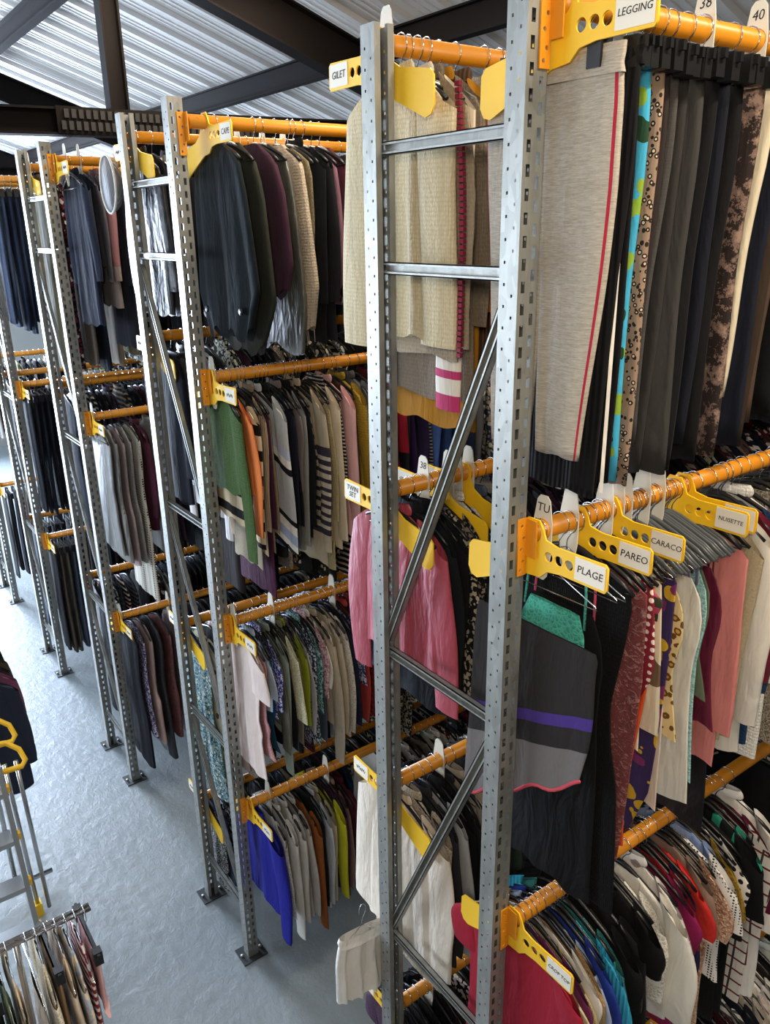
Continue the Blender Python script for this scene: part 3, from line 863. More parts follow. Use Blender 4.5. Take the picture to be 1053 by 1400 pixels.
gp('1a3', 884, 1290, 'top', 'black wide-sleeved', '#121213', 1440, w=1.12, sl=0.45)
gp('1a3', 905, 1290, 't-shirt', 'black, white and red panelled', '#111113', 1400, 'bands', [(0.30, '#e8e4dc'), (0.40, '#8f1f30'), (0.48, '#111113')])
gp('1a3', 914, 1270, 'blouse', 'white lace', '#e6e2d8', 1340, 'lace', sl=0.3)
gp('1a3', 926, 1290, 'top', 'white bell-sleeved', '#e9e5da', 1340, sl=0.38, opts=dict(cuff=0.09), w=1.12)
gp('1a3', 944, 1250, 'blouse', 'white flower-sprigged', '#e2ddd6', 1385, 'floral', '#e2ddd6', '#9a8a86', 1.6, sl=0.3)
gp('1a3', 951, 1240, 't-shirt', 'magenta', '#8a1f52', 1390)
gp('1a3', 962, 1240, 't-shirt', 'navy lace-sleeved', '#23203f', 1330, sl=0.3)
gp('1a3', 968, 1180, 't-shirt', 'dark red', '#7a1c26', 1390)
gp('1a3', 975, 1180, 't-shirt', 'scarlet and white', '#c9332c', 1280, 'bands', [(0.32, '#e6d8d4'), (0.5, '#c9332c')])
gp('1a3', 979, 1300, 'top', 'white black-dotted', '#e6e2dc', 1335, 'dots', '#1a1a1c', None, 0.55, w=1.12)
gp('1a3', 985, 1210, 'top', 'taupe jersey', '#8d7466', 1380)
gp('1a3', 992, 1200, 'top', 'pink and gold sequinned', '#a8604f', 1390, 'sequin', '#e3c9a4', sl=0.2, w=1.12)
gp('1a3', 999, 1270, 't-shirt', 'gold and black hexagon print', '#a8842e', 1300, 'lace', sl=0.2)
gp('1a3', 1006, 1230, 'top', 'white dotted', '#e6e0d4', 1290, 'dots', '#22222a', None, 1.6)
gp('1a3', 1010, 1200, 'top', 'denim blue', '#6f86b5', 1240, 'denim', '#a8b4cc')
gp('1a3', 1016, 1190, 'top', 'black fur-trimmed', '#1b1a1b', 1380, 'teddy')
gp('1a3', 1024, 1190, 't-shirt', 'black square-cut', '#121213', 1280, w=1.1, sl=0.25)
gp('1a3', 1029, 1260, 'top', 'black green-striped', '#0f1214', 1370, 'pleat', '#2a8a72', None, 3.0, sl=0.2)
gp('1a3', 1036, 1240, 'top', 'white and burgundy checked', '#d8d2c8', 1350, 'plaid', '#6a2430', '#3a3a3c', sl=0.4, w=1.12)
gp('1a3', 1043, 1230, 't-shirt', 'burgundy', '#571a2c', 1310, sl=0.3)
gp('1a3', 1051, 1250, 'blouse', 'white wide-cuffed', '#ece8e0', 1345, sl=0.45)
fill('1a4', 1.5, 3.6, 0.048, ['t-shirt', 'top', 'blouse'], [DARKS, LIGHTS, LIGHTS], (0.5, 0.65), 14)
# -- rack one, far side
g('1b1', 1.555, 'cardigan', 'cream chunky knitted, burgundy-edged', '#d6c6a2', 0.78, 'knit', hero=True, w=0.98, th=0.035, folds=4, amp=0.020, sl=0.68, opts=dict(hem=1.0, sr=0.085, cuff=0.08, out=0.02), trim='#7c2434')
g('1b1', 1.61, 'jumper', 'cream and pink fair-isle', '#d4c6ae', 0.72, 'bands', [(0.70, '#e0d6c6'), (0.74, '#35305c'), (0.80, '#e0d6c6'), (0.87, '#b83a66'), (0.90, '#e0d6c6'), (0.95, '#b83a66'), (1.0, '#e0d6c6')], sl=0.86, hero=True, opts=dict(out=0.0, sr=0.065, cuff=0.055))
g('1b1', 1.64, 'cardigan', 'taupe wool shawl-collared', '#7f7262', 0.98, 'knit', sl=0.62, th=0.03, w=1.05, hero=True)
g('1b1', 1.70, 'coat', 'mustard yellow wool', '#9c6a18', 1.08, 'plain', th=0.03, w=1.08, hero=True)
g('1b1', 1.76, 'cardigan', 'brown ribbed', '#5a4330', 0.85, 'rib')
g('1b1', 1.585, 'cardigan', 'beige lambswool', '#a5957d', 0.84, 'knit', sl=0.66)
fill('1b1', 1.82, 3.85, 0.055, ['cardigan', 'jumper', 'gilet'], [MIDS, DARKS], (0.7, 0.9), 15)
g('1b2', 1.515, 'shirt', 'rose pink satin', '#a34450', 0.62, 'satin', hero=True, w=1.02, sl=0.60, th=0.03, amp=0.012, opts=dict(out=0.06, sr=0.075, cuff=0.055, sleevefwd=0.02))
g('1b2', 1.585, 'jacket', 'black white-piped', '#15181e', 0.78, 'plain', hero=True, w=1.0, th=0.028)
g('1b2', 1.63, 'jacket', 'black smooth', '#111215', 0.82, 'plain')
g('1b2', 1.66, 'cardigan', 'black and cream print', '#17171a', 0.72, 'print', '#b5aa94', '#17171a', 0.8)
g('1b2', 1.70, 'cardigan', 'black beige-patterned', '#1a1a1c', 0.75, 'print', '#8d8272', '#1a1a1c', 0.6)
fill('1b2', 1.74, 3.85, 0.045, ['jacket', 'cardigan', 'blouse'], [DARKS, DARKS, MIDS], (0.6, 0.85), 16)
g('1b3', 1.515, 'blouse', 'ivory tiered chiffon', '#dccfbd', 0.80, 'satin', hero=True, w=1.08, sl=0.62, th=0.035, amp=0.02, folds=5, opts=dict(hem=1.15, sr=0.08, cuff=0.07, out=0.04))
g('1b3', 1.58, 'cardigan', 'beige lace-yoked', '#bfb09a', 0.92, 'lace', sl=0.6)
g('1b3', 1.62, 'jacket', 'dark grey', '#2b2b2e', 0.80)
g('1b3', 1.66, 'blouse', 'pale grey', '#a9a9aa', 0.74, 'plain')
g('1b3', 1.70, 'jacket', 'black crepe', '#131315', 0.82)
fill('1b3', 1.74, 3.85, 0.045, ['jacket', 'blouse', 'cardigan'], [DARKS, DARKS, MIDS], (0.6, 0.85), 17)
fill('1b4', 1.52, 3.85, 0.042, ['t-shirt', 'top'], [DARKS], (0.5, 0.68), 18)
# -- rack two, near side: capes
g('2a1', 1.60, 'cape', 'midnight blue ribbed', '#12191d', 0.84, 'plain', hero=True, w=1.04, th=0.035, folds=4, amp=0.016, opts=dict(hem=0.20), buttons=True)
g('2a1', 1.66, 'poncho', 'dark olive', '#2b2d25', 1.02, 'plain', w=1.1, opts=dict(hem=0.16))
gp('2a1', 396, 330, 'poncho', 'plum wool', '#3c2330', 405, w=1.1, hw=0.27)
gp('2a1', 408, 420, 'cape', 'grey green satin-lined', '#474840', 520, 'satin', w=1.0, hw=0.25)
gp('2a1', 424, 330, 'poncho', 'cream fringed knitted', '#b8a893', 480, 'knit', hw=0.25, th=0.03, hero=True, opts=dict(fringe=True, fw=0.2))
gp('2a1', 434, 300, 'shawl', 'brown tweed fringed', '#4a4436', 460, 'tweed', '#8d8062', hw=0.22, opts=dict(fringe=True, fw=0.06))
gp('2a1', 447, 300, 'coat', 'black fur-collared', '#101114', 470, hw=0.26, th=0.03)
gp('2a1', 460, 300, 'coat', 'black wool', '#121216', 470, hw=0.26, th=0.03)
gp('2a1', 472, 230, 'cape', 'mauve', '#6f4f5c', 400, hw=0.26)
gp('2a1', 483, 220, 'cape', 'burgundy', '#4b1f2c', 380, hw=0.26)
fill('2a1', 2.45, 3.85, 0.07, ['cape', 'coat', 'poncho'], [DARKS, MIDS], (0.8, 1.0), 21)
# -- rack two, near side: jumpers
g('2a2', 1.50, 'cardigan', 'moss green mohair', '#4a6336', 0.52, 'knit', hero=True, w=0.9, sl=0.70, th=0.03, opts=dict(out=0.05, cuff=0.045))
gp('2a2', 313, 600, 'jumper', 'orange cotton', '#dd7a3e', 690, hw=0.27, w=1.12)
gp('2a2', 325, 650, 'jumper', 'cream black-striped', '#d8c6a4', 745, 'stripe', '#191715', None, 3.2, hw=0.27, sl=0.64, hero=True, w=1.08)
gp('2a2', 320, 730, 'cardigan', 'ivory fluffy long', '#d6c8ae', 800, 'teddy', hw=0.24, sl=0.5, w=0.72)
gp('2a2', 331, 740, 'cardigan', 'beige long', '#c2aa8d', 775, 'rib', hw=0.24, w=0.93)
gp('2a2', 330, 600, 'jumper', 'plum', '#431c36', 840, hw=0.25, w=0.85)
gp('2a2', 344, 600, 'jumper', 'tan fine', '#8d7a62', 775, hw=0.25, w=0.93)
gp('2a2', 362, 660, 'jumper', 'pale grey, blue and black chevron', '#b7b8b4', 752, 'bands', [(0.20, '#b7bccb'), (0.24, '#e2ddd2'), (0.28, '#17171a'), (0.31, '#b3b4b1'), (0.52, '#17171a'), (0.55, '#e2ddd2'), (0.59, '#a3aec9'), (0.64, '#e2ddd2'), (0.67, '#17171a'), (0.70, '#aeb0ae')], None, 0.35, hw=0.28, sl=0.66, hero=True, th=0.028, w=1.24)
gp('2a2', 374, 600, 'jumper', 'black', '#131417', 760, hw=0.26, w=0.93)
gp('2a2', 382, 660, 'jumper', 'dark green', '#1c2a26', 758, hw=0.27, w=0.93)
gp('2a2', 390, 640, 'jumper', 'navy', '#191d2d', 765, hw=0.26, w=0.93)
gp('2a2', 399, 620, 'jumper', 'black fine-knit', '#121318', 770, hw=0.26, w=0.93)
gp('2a2', 402, 600, 'cardigan', 'mauve grey', '#7a6f6c', 660, hw=0.26, sl=0.4, w=0.93)
gp('2a2', 409, 620, 'cardigan', 'silver grey', '#8d8d88', 765, hw=0.26, sl=0.66)
gp('2a2', 417, 620, 'jumper', 'black notch-cuffed', '#15161a', 745, hw=0.26, w=0.93)
gp('2a2', 421, 600, 'jumper', 'taupe black-striped', '#867b6d', 690, 'stripe', '#1b1a1b', None, 1.4, hw=0.26, w=0.93)
gp('2a2', 436, 640, 'jumper', 'oatmeal black-banded', '#b5a68e', 776, 'bands', [(0.33, '#3a3440')]+[(0.33+0.021*i, ('#c4b8a4', '#3a3440')[i % 2]) for i in range(1, 20)]+[(0.76, '#b5a68e')], hw=0.28, sl=0.72, th=0.03, hero=True, w=1.2)
gp('2a2', 446, 660, 'cardigan', 'beige cabled', '#b8a988', 770, 'knit', hw=0.27, sl=0.66)
gp('2a2', 451, 600, 'cardigan', 'dusty mauve', '#7c5e66', 680, hw=0.26, w=0.93)
gp('2a2', 456, 700, 'jumper', 'straw yellow', '#c2b58c', 785, 'knit', hw=0.26, w=0.93)
gp('2a2', 465, 660, 'jumper', 'cream soft', '#cdbfa6', 757, 'plain', hw=0.28, sl=0.68, th=0.03, w=1.12)
gp('2a2', 477, 660, 'jumper', 'black and white ribbed', '#1a1a1c', 740, 'stripe', '#a8a29c', None, 0.5, hw=0.26, w=0.93)
gp('2a2', 486, 640, 'cardigan', 'baby pink', '#d8a9a8', 735, 'plain', hw=0.28, sl=0.66, th=0.03, w=1.12)
gp('2a2', 494, 600, 'jumper', 'dark brown', '#3c2b22', 740, hw=0.26, w=0.93)
gp('2a2', 501, 600, 'jumper', 'mustard cable-knit', '#a5862e', 740, 'knit', hw=0.27, th=0.028, w=1.12)
gp('2a2', 540, 600, 'jumper', 'wine red', '#571820', 700, hw=0.26)
gp('2a2', 553, 570, 'jumper', 'bright red', '#a01f2e', 650, hw=0.28, sl=0.3, th=0.03, w=1.12)
gp('2a2', 568, 570, 'jumper', 'deep purple', '#2c1a48', 640, hw=0.26, th=0.03)
gp('2a2', 582, 590, 'jumper', 'violet dark', '#251a3a', 650, hw=0.26)
gp('2a2', 592, 600, 'jumper', 'black white-flecked', '#1a1a1e', 650, 'stripe', '#8d8d90', None, 0.5, hw=0.26)
gp('2a2', 603, 610, 'jumper', 'cornflower blue', '#4664a8', 650, hw=0.26)
gp('2a2', 615, 610, 'jumper', 'denim blue', '#28406e', 650, hw=0.26)
gp('2a2', 630, 600, 'jumper', 'speckled navy', '#1d2f52', 650, 'tweed', '#3a5a8a', hw=0.26)
gp('2a2', 645, 600, 'jumper', 'ink blue', '#162238', 650, hw=0.26)
fill('2a2', 1.75, 3.85, 0.045, ['jumper', 'cardigan'], [DARKS, MIDS, DARKS], (0.62, 0.8), 22)
# -- rack two, near side: blouses and summer tops
g('2a3', 1.51, 'dress', 'blush ruffled cotton', '#e2cfc6', 0.84, 'plain', hero=True, w=0.95, sl=0.2, th=0.03, amp=0.014, opts=dict(hem=1.0, sr=0.085, cuff=0.095, out=0.03), hang='wire')
gp('2a3', 345, 950, 'dress', 'rose sprigged', '#a35f66', 1055, 'tweed', '#c9a2a0', hw=0.24, sl=0)
gp('2a3', 350, 900, 'blouse', 'pale blue', '#a9b8c6', 960, hw=0.25, sl=0.2)
gp('2a3', 353, 980, 'dress', 'petrol blue', '#1f4a66', 1040, hw=0.22, sl=0)
gp('2a3', 357, 920, 'blouse', 'cobalt white-flowered', '#3a3f9c', 1000, 'print', '#d8d8e8', '#3a3f9c', 0.5, hw=0.24, sl=0.3)
gp('2a3', 362, 900, 'blouse', 'grey olive', '#5e5c50', 1010, hw=0.24)
gp('2a3', 376, 930, 'blouse', 'black crepe', '#15151a', 970, hw=0.26)
gp('2a3', 374, 1000, 'blouse', 'sage drop-sleeved', '#8f9a8a', 1020, hw=0.23, sl=0.72)
gp('2a3', 382, 900, 'blouse', 'cream print', '#d8d2ac', 950, 'lace', hw=0.26, sl=0.35, opts=dict(cuff=0.07), w=1.12)
gp('2a3', 390, 920, 'blouse', 'taupe plain', '#7d7766', 985, hw=0.24, w=0.93)
gp('2a3', 400, 900, 'blouse', 'olive lime', '#8c9426', 960, hw=0.27, sl=0.4, th=0.03, opts=dict(cuff=0.06), w=1.12)
gp('2a3', 408, 930, 'blouse', 'charcoal sprigged', '#3c3a44', 1010, 'print', '#8d8a98', '#3c3a44', 0.5, hw=0.25, w=0.93)
gp('2a3', 416, 930, 'blouse', 'grey white', '#b0aeae', 1020, hw=0.26, sl=0.5)
gp('2a3', 421, 900, 'blouse', 'navy white-sprigged', '#2d3448', 990, 'print', '#c9ced8', '#2d3448', 0.6, hw=0.25)
gp('2a3', 428, 930, 'blouse', 'teal printed', '#3a6a6e', 1030, 'print', '#9cb8b4', '#24444c', 0.5, hw=0.26, sl=0.4)
gp('2a3', 434, 900, 'blouse', 'slate', '#46505e', 1000, hw=0.25, w=0.93)
gp('2a3', 441, 900, 'blouse', 'pink blossom', '#c28d9a', 1010, 'print', '#e8d8d8', '#a85a72', 0.5, hw=0.27, sl=0.3, w=1.12)
gp('2a3', 447, 960, 'blouse', 'white ruffled', '#ddd8d0', 940, hw=0.26, sl=0.25)
gp('2a3', 462, 900, 'coat', 'cream raincoat-style', '#b3a792', 1000, 'leather', hw=0.28, th=0.045, sl=0.7, hero=True, w=1.12)
gp('2a3', 473, 930, 'coat', 'pale beige linen', '#b8ad98', 1000, hw=0.26, th=0.03)
gp('2a3', 481, 980, 'blouse', 'white lace-hemmed', '#d5cfc2', 1010, 'lace', hw=0.25)
gp('2a3', 487, 960, 'blouse', 'navy', '#1c2238', 1000, hw=0.24)
gp('2a3', 495, 950, 'blouse', 'blue paisley', '#3c4a7c', 975, 'print', '#c9c9d4', '#22305c', 0.7, hw=0.25, sl=0.3)
gp('2a3', 502, 960, 'blouse', 'brick red', '#a33a34', 975, hw=0.25)
gp('2a3', 550, 960, 'blouse', 'black and cream paisley', '#2a2826', 1010, 'print', '#9c9078', '#2a2826', 0.7, hw=0.25)
gp('2a3', 570, 970, 'blouse', 'navy and cream paisley', '#22242c', 1010, 'print', '#a89c84', '#22242c', 0.6, hw=0.25)
fill('2a3', 1.8, 3.85, 0.045, ['blouse', 'blouse', 'top'], [LIGHTS, MIDS, DARKS, BRIGHT], (0.6, 0.8), 23)
# -- rack two, near side: lowest rail
g('2a4', 1.53, 'jumper', 'cobalt blue', '#22248a', 0.62, 'plain', hero=True, w=1.1, sl=0.62, th=0.035, amp=0.014, opts=dict(sr=0.08, cuff=0.05, out=0.04))
gp('2a4', 398, 1180, 'blouse', 'white lace-panelled', '#cfccc8', 1255, 'lace', hw=0.26, sl=0.5)
gp('2a4', 411, 1190, 'blouse', 'white', '#d0ccc4', 1270, hw=0.28, sl=0.7, hero=True, th=0.03, w=1.12)
gp('2a4', 422, 1180, 'blouse', 'white crepe', '#cbc6be', 1255, hw=0.27, sl=0.6, th=0.028)
gp('2a4', 431, 1180, 'blouse', 'pale grey', '#b7b1aa', 1262, hw=0.27, th=0.028)
gp('2a4', 442, 1190, 'blouse', 'rust brown', '#8d4f22', 1258, hw=0.27, sl=0.66, th=0.03, w=1.12)
gp('2a4', 448, 1130, 'blouse', 'black', '#16181c', 1240, hw=0.26)
gp('2a4', 456, 1180, 'blouse', 'ice white', '#c3c8cf', 1250, hw=0.26)
gp('2a4', 463, 1160, 'blouse', 'ecru', '#b8ab92', 1230, hw=0.26)
gp('2a4', 471, 1160, 'blouse', 'acid yellow', '#c3bf2c', 1190, hw=0.27, sl=0.55, th=0.028, w=1.12)
gp('2a4', 478, 1130, 'blouse', 'purple', '#3c2440', 1230, hw=0.26)
gp('2a4', 484, 1120, 'blouse', 'dusky pink', '#8d6f68', 1220, hw=0.26)
gp('2a4', 489, 1110, 'blouse', 'burgundy', '#4a1826', 1200, hw=0.26)
fill('2a4', 2.3, 3.85, 0.045, ['blouse', 'jacket'], [DARKS, MIDS, LIGHTS], (0.6, 0.8), 24)
# -- rack two, far side
g('2b1', 1.50, 'jacket', 'black quilted shiny', '#17181c', 0.86, 'leather', hero=True, th=0.04, w=1.05)
g('2b1', 1.58, 'coat', 'grey lined', '#4b4b50', 0.98, 'leather', th=0.035)
g('2b1', 1.66, 'coat', 'black trench', '#14151a', 1.0, 'plain', th=0.03)
fill('2b1', 1.74, 3.85, 0.07, ['coat', 'cape'], [DARKS], (0.9, 1.2), 25)
g('2b2', 1.50, 'coat', 'navy hanging low', '#191c26', 0.84, 'plain', hero=True, th=0.035, w=1.1)
g('2b2', 1.57, 'skirt', 'grey bouclé', '#4f4e4c', 0.72, 'tweed', '#2d2c2c')
g('2b2', 1.63, 'jacket', 'black crinkled', '#1b1b1f', 0.8, 'leather')
g('2b2', 1.70, 'blouse', 'white thin', '#d8d4d4', 0.95, 'satin', sl=0.9)
fill('2b2', 1.76, 3.85, 0.055, ['dress', 'coat'], [DARKS], (1.25, 1.5), 26)
g('2b3', 1.50, 'dress', 'teal leaf print', '#8fa5a3', 1.08, 'print', '#2f5a6c', '#d8d8c0', 0.6, hero=True, sl=0, th=0.03, amp=0.02, folds=5, opts=dict(hem=1.35))
g('2b3', 1.57, 'dress', 'cream branch print', '#cfc9b2', 1.0, 'floral', '#cfc9b2', '#5a5848', 1.5, sl=0.15, opts=dict(hem=1.25))
g('2b3', 1.63, 'dress', 'blackish', '#17181d', 1.05, 'plain', sl=0)
g('2b3', 1.69, 'dress', 'pale pink', '#d8bfb6', 0.95, 'plain')
fill('2b3', 1.75, 3.85, 0.05, ['dress', 'blouse'], [DARKS, LIGHTS, MIDS], (0.85, 1.05), 27)
g('2b4', 1.50, 'dress', 'sprigged black', '#15161a', 0.60, 'print', '#a8a8a4', '#15161a', 0.35, sl=0, hero=True)
fill('2b4', 1.55, 3.85, 0.05, ['skirt', 'top'], [DARKS, DARKS, MIDS], (0.5, 0.62), 28)
# -- rack three
g('3a1', 1.55, 'coat', 'navy wool', '#1a2030', 0.95, 'plain', hero=True, th=0.04)
g('3a1', 1.64, 'coat', 'dark grey hooded', '#4b474a', 0.6, 'plain', th=0.03)
g('3a1', 1.70, 'coat', 'dusty pink', '#8a6266', 0.84, 'bands', [(0.60, '#8f8480')], th=0.03)
g('3a1', 1.79, 'coat', 'black knee-length', '#161922', 1.10, 'plain', th=0.04, hero=True)
g('3a1', 1.90, 'coat', 'camel', '#7d664f', 0.70, 'plain', th=0.03)
g('3a1', 1.98, 'coat', 'dark plum', '#2a1c22', 0.85, 'plain', th=0.03)
g('3a1', 2.07, 'jacket', 'black patent', '#16171c', 0.9, 'leather', th=0.035)
fill('3a1', 2.15, 3.7, 0.075, ['coat'], [DARKS], (1.1, 1.35), 31)
g('3a2', 1.50, 'dress', 'grey chiffon', '#7c7c7a', 0.92, 'satin', th=0.025, w=0.95)
g('3a2', 1.56, 'dress', 'silver pleated', '#8d8c8a', 0.98, 'rib', th=0.025)
g('3a2', 1.61, 'dress', 'blush grey', '#a09090', 1.02, 'plain')
g('3a2', 1.66, 'dress', 'grey tweed', '#6f6e6e', 1.0, 'tweed', '#a5a3a0')
g('3a2', 1.71, 'dress', 'black and white scallop', '#c9c4b6', 1.30, 'dots', '#1a1a20', None, 0.85, sl=0, hero=True)
g('3a2', 1.76, 'blouse', 'wine', '#4b2030', 0.80)
g('3a2', 1.81, 'blouse', 'stone', '#8d8c86', 1.0)
g('3a2', 1.86, 'dress', 'navy', '#181b26', 1.0)
fill('3a2', 1.91, 3.7, 0.05, ['dress', 'blouse'], [DARKS, MIDS], (0.85, 1.05), 32)
g('3a3', 1.50, 'dress', 'black velvet long', '#14151c', 1.18, 'plain', hero=True, th=0.03, sl=0)
g('3a3', 1.57, 'dress', 'violet printed', '#5a4f78', 0.92, 'print', '#c9c3d4', '#3c3458', 0.6, sl=0)
g('3a3', 1.62, 'dress', 'blush chiffon', '#b59a92', 0.98, 'satin', th=0.03, sl=0, opts=dict(hem=1.4))
g('3a3', 1.69, 'dress', 'black sequinned', '#101116', 1.15, 'sequin', '#22232a', th=0.03, sl=0)
g('3a3', 1.76, 'dress', 'burgundy beaded', '#5a2a30', 1.0, 'sequin', '#8d5a58', sl=0)
g('3a3', 1.82, 'dress', 'mauve grey', '#8d7a7c', 1.1, 'plain', sl=0)
fill('3a3', 1.88, 3.7, 0.05, ['dress'], [DARKS, DARKS, MIDS], (0.95, 1.15), 33)
g('3b1', 1.50, 'coat', 'olive padded', '#57523c', 1.30, 'plain', hero=True, th=0.05, w=1.0)
fill('3b1', 1.62, 3.7, 0.08, ['coat'], [DARKS, MIDS], (1.15, 1.38), 34)
fill('3b2', 1.50, 3.7, 0.05, ['jacket', 'coat', 'dress'], [DARKS, DARKS, MIDS], (0.85, 1.1), 35)
fill('3b3', 1.50, 3.7, 0.05, ['dress', 'coat'], [DARKS], (0.95, 1.15), 36)
# -- rack four and five
for i in range(36): g('4a1', 1.50+0.052*i, 'jeans', ('dark blue denim', 'washed blue denim', 'indigo denim')[i % 3], ('#232c3f', '#34425c', '#1c2334')[i % 3], 1.10+0.03*(i % 4), 'denim', ('#45536e', '#5d6f8e', '#333f58')[i % 3], w=1.3)
for i in range(36): g('4a2', 1.50+0.05*i, 'trousers', ('black crease-pressed', 'charcoal', 'midnight blue')[i % 3], ('#16181f', '#25262c', '#181c28')[i % 3], 1.12+0.02*(i % 3), w=1.3)
for i in range(34): g('4a3', 1.50+0.055*i, 'trousers', ('black', 'brown corduroy', 'taupe', 'slate grey', 'wine')[i % 5], ('#1a1a1e', '#3c3029', '#5d564b', '#3f4552', '#2e1e22')[i % 5], 1.12+0.02*(i % 3), w=1.3)
fill('4b1', 1.5, 3.4, 0.06, ['trousers'], [DARKS], (1.0, 1.15), 41)
fill('4b2', 1.5, 3.4, 0.06, ['blouse', 'shirt'], [DARKS, LIGHTS], (0.7, 0.9), 42)
fill('4b3', 1.5, 3.4, 0.06, ['trousers'], [DARKS, MIDS], (1.0, 1.15), 43)
fill('5a1', 1.5, 3.4, 0.06, ['trousers'], [DARKS, MIDS], (1.0, 1.15), 44)
g('5a2', 1.50, 'blouse', 'white loose', '#e6e2da', 0.85, 'plain', sl=0.45, th=0.035)
g('5a2', 1.58, 'shirt', 'white cotton', '#e8e6e2', 0.82, 'plain', sl=0.3, th=0.03)
fill('5a2', 1.64, 3.4, 0.06, ['shirt', 'blouse'], [LIGHTS, DARKS], (0.75, 0.9), 45)
fill('5a3', 1.5, 3.4, 0.06, ['trousers', 'jeans'], [DARKS, MIDS], (1.0, 1.15), 46)

fill('1a1', 2.3, 3.7, 0.045, ['trousers','leggings'], [DARKS,DARKS,MIDS], (0.95,1.1), 101)
fill('1a2', 2.3, 3.8, 0.05, ['robe','nightdress','shirt'], [DARKS,LIGHTS,MIDS], (0.85,1.05), 102)
fill('1a3', 2.9, 3.9, 0.05, ['t-shirt','top'], [DARKS,LIGHTS,DARKS], (0.55,0.7), 103)


FLAT = {}        # rail key -> [(wished x, thickness, object)]: signs, size plates and bare hangers share the rail with the clothes


def below(key):
    """height of the next rail under this one, or of the floor"""
    R = RAILS[key]
    return max([r['z'] for r in RAILS.values() if r['z'] < R['z']-0.2 and abs(r['y']-R['y']) < 0.02] or [-0.02])


def squeeze(root, lo_, hi_):
    """fit all cloth of a garment between two planes across the rail"""
    ms = [c for c in root.children if c.type == 'MESH' and c.name.split('.')[0] != 'hanger']
    xs = [v.co.x for c in ms for v in c.data.vertices]
    if not xs: return
    a_, b_ = min(xs), max(xs); k = min(1.0, (hi_-lo_)/max(1e-6, b_-a_))
    mid = 0.5*(a_+b_); new = min(max(mid, lo_+k*(b_-a_)/2), hi_-k*(b_-a_)/2)
    for c in ms:
        n = len(c.data.vertices); co = np.empty(n*3, dtype=np.float32); c.data.vertices.foreach_get('co', co)
        co[0::3] = (co[0::3]-mid)*k+new; c.data.vertices.foreach_set('co', co); c.data.update()


def hang_all():
    for key, specs in PENDING.items():
        R = RAILS[key]; specs.sort(key=lambda s: s['x']); cap = R['z']-below(key)-0.112
        packed = 0.72 if key == '1a2' else 1.0      # the beach-wear rail is the fullest
        items = [[s['x'], (0.017 if s['kw'].get('hero') else 0.0105)*packed, s, None] for s in specs]
        items += [[x, t/2+0.0006, None, o] for x, t, o in FLAT.get(key, [])]
        items.sort(key=lambda i: i[0]); end = XE+PW/2+0.002
        for it in items: it[0] = max(it[0], end+it[1]); end = it[0]+it[1]
        items = [it for it in items if it[3] is not None or it[0] < XE+ROW_L-0.10]
        n = 0
        for q, it in enumerate(items):
            x, m, s, ob = it
            if ob is not None:
                ob.location.x = x; continue
            gl_ = (x-m)-(items[q-1][0]+items[q-1][1]) if q else 0.0
            gr_ = (items[q+1][0]-items[q+1][1])-(x+m) if q+1 < len(items) else 0.03
            sl_ = min(0.05, m+gl_*(1.0 if q and items[q-1][3] is not None else 0.5))-0.0004
            sr_ = min(0.05, m+gr_*(1.0 if q+1 < len(items) and items[q+1][3] is not None else 0.5))-0.0004
            rng = random.Random(sum(map(ord, key))*131+n*17)
            kw = dict(s['kw']); trim = kw.pop('trim', None); stripe = kw.pop('stripe', None); but = kw.pop('buttons', None)
            shape = kw.pop('shape', None); op = dict(kw.pop('opts', {}) or {})
            if shape: op['shape'] = shape
            if isinstance(op.get('fringe'), str): op['fringe'] = fabric(op['fringe'])
            if isinstance(kw.get('mat2'), tuple): kw['mat2'] = fabric(*kw['mat2'])
            th = min(kw.pop('th', 0.018), 0.5*(sl_+sr_)); L = min(s['L'], cap-(0.10 if op.get('fringe') else 0.0)-(0.12 if shape == 'wrap' else 0.0))
            if 'amp' not in kw: kw['amp'] = min(0.008, (sl_+sr_)*0.16)
            if kw.get('sl'): kw['sl'] = min(kw['sl'], cap-0.17)
            m_ = fabric(s['col'], s['pat'], s['c2'], s['c3'], s['k'])
            root = build_garment(s['kind'], m_, L, rng, th=th, opts=op, **kw)
            if trim:                            # blanket-stitched edge down the sleeve
                mb = MB()
                for i in range(46):
                    t = i/45; z = -0.12-0.69*t; y = -0.252-0.035*math.sin(min(1, t*1.6)*1.57)
                    mb.box(0.0, 0.024, y-0.010, y+0.008, z-0.006, z+0.005)
                mb.build('stitched_edge', fabric(trim), root)
            if stripe:
                MB().add([(-th, -0.112, -0.12), (-th*0.3, -0.118, -0.12), (-th*0.3, -0.105, -L), (-th, -0.098, -L)], [(0, 1, 2, 3)]).build('side_stripe', fabric(stripe), root)
            if but:
                for yy in (-0.17, 0.17): MB().tube([(-0.05, yy, -0.74), (-0.06, yy, -0.74)], 0.016, 12).build('button', BLACKP, root)
            squeeze(root, -sl_, sr_)
            for c in root.children:
                if c.name.split('.')[0] == 'hanger': c.scale.x = min(1.0, min(sl_, sr_)/(0.017 if c.data == HANG['clip'] else 0.0115))
            root.location = (x, R['y']+(0.045 if shape == 'legs' else rng.uniform(-0.010, 0.010)), R['z'])
            root.rotation_euler = (0.0 if shape == 'legs' else rng.uniform(-0.025, 0.025), 0, 0)
            n += 1
            lab = '%s %s, %s from the aisle on %s' % (s['adj'], s['kind'], ordw(n), R['phrase'])
            tag(root, lab, s['kind'], 'clothes hanging on %s' % R['phrase'])


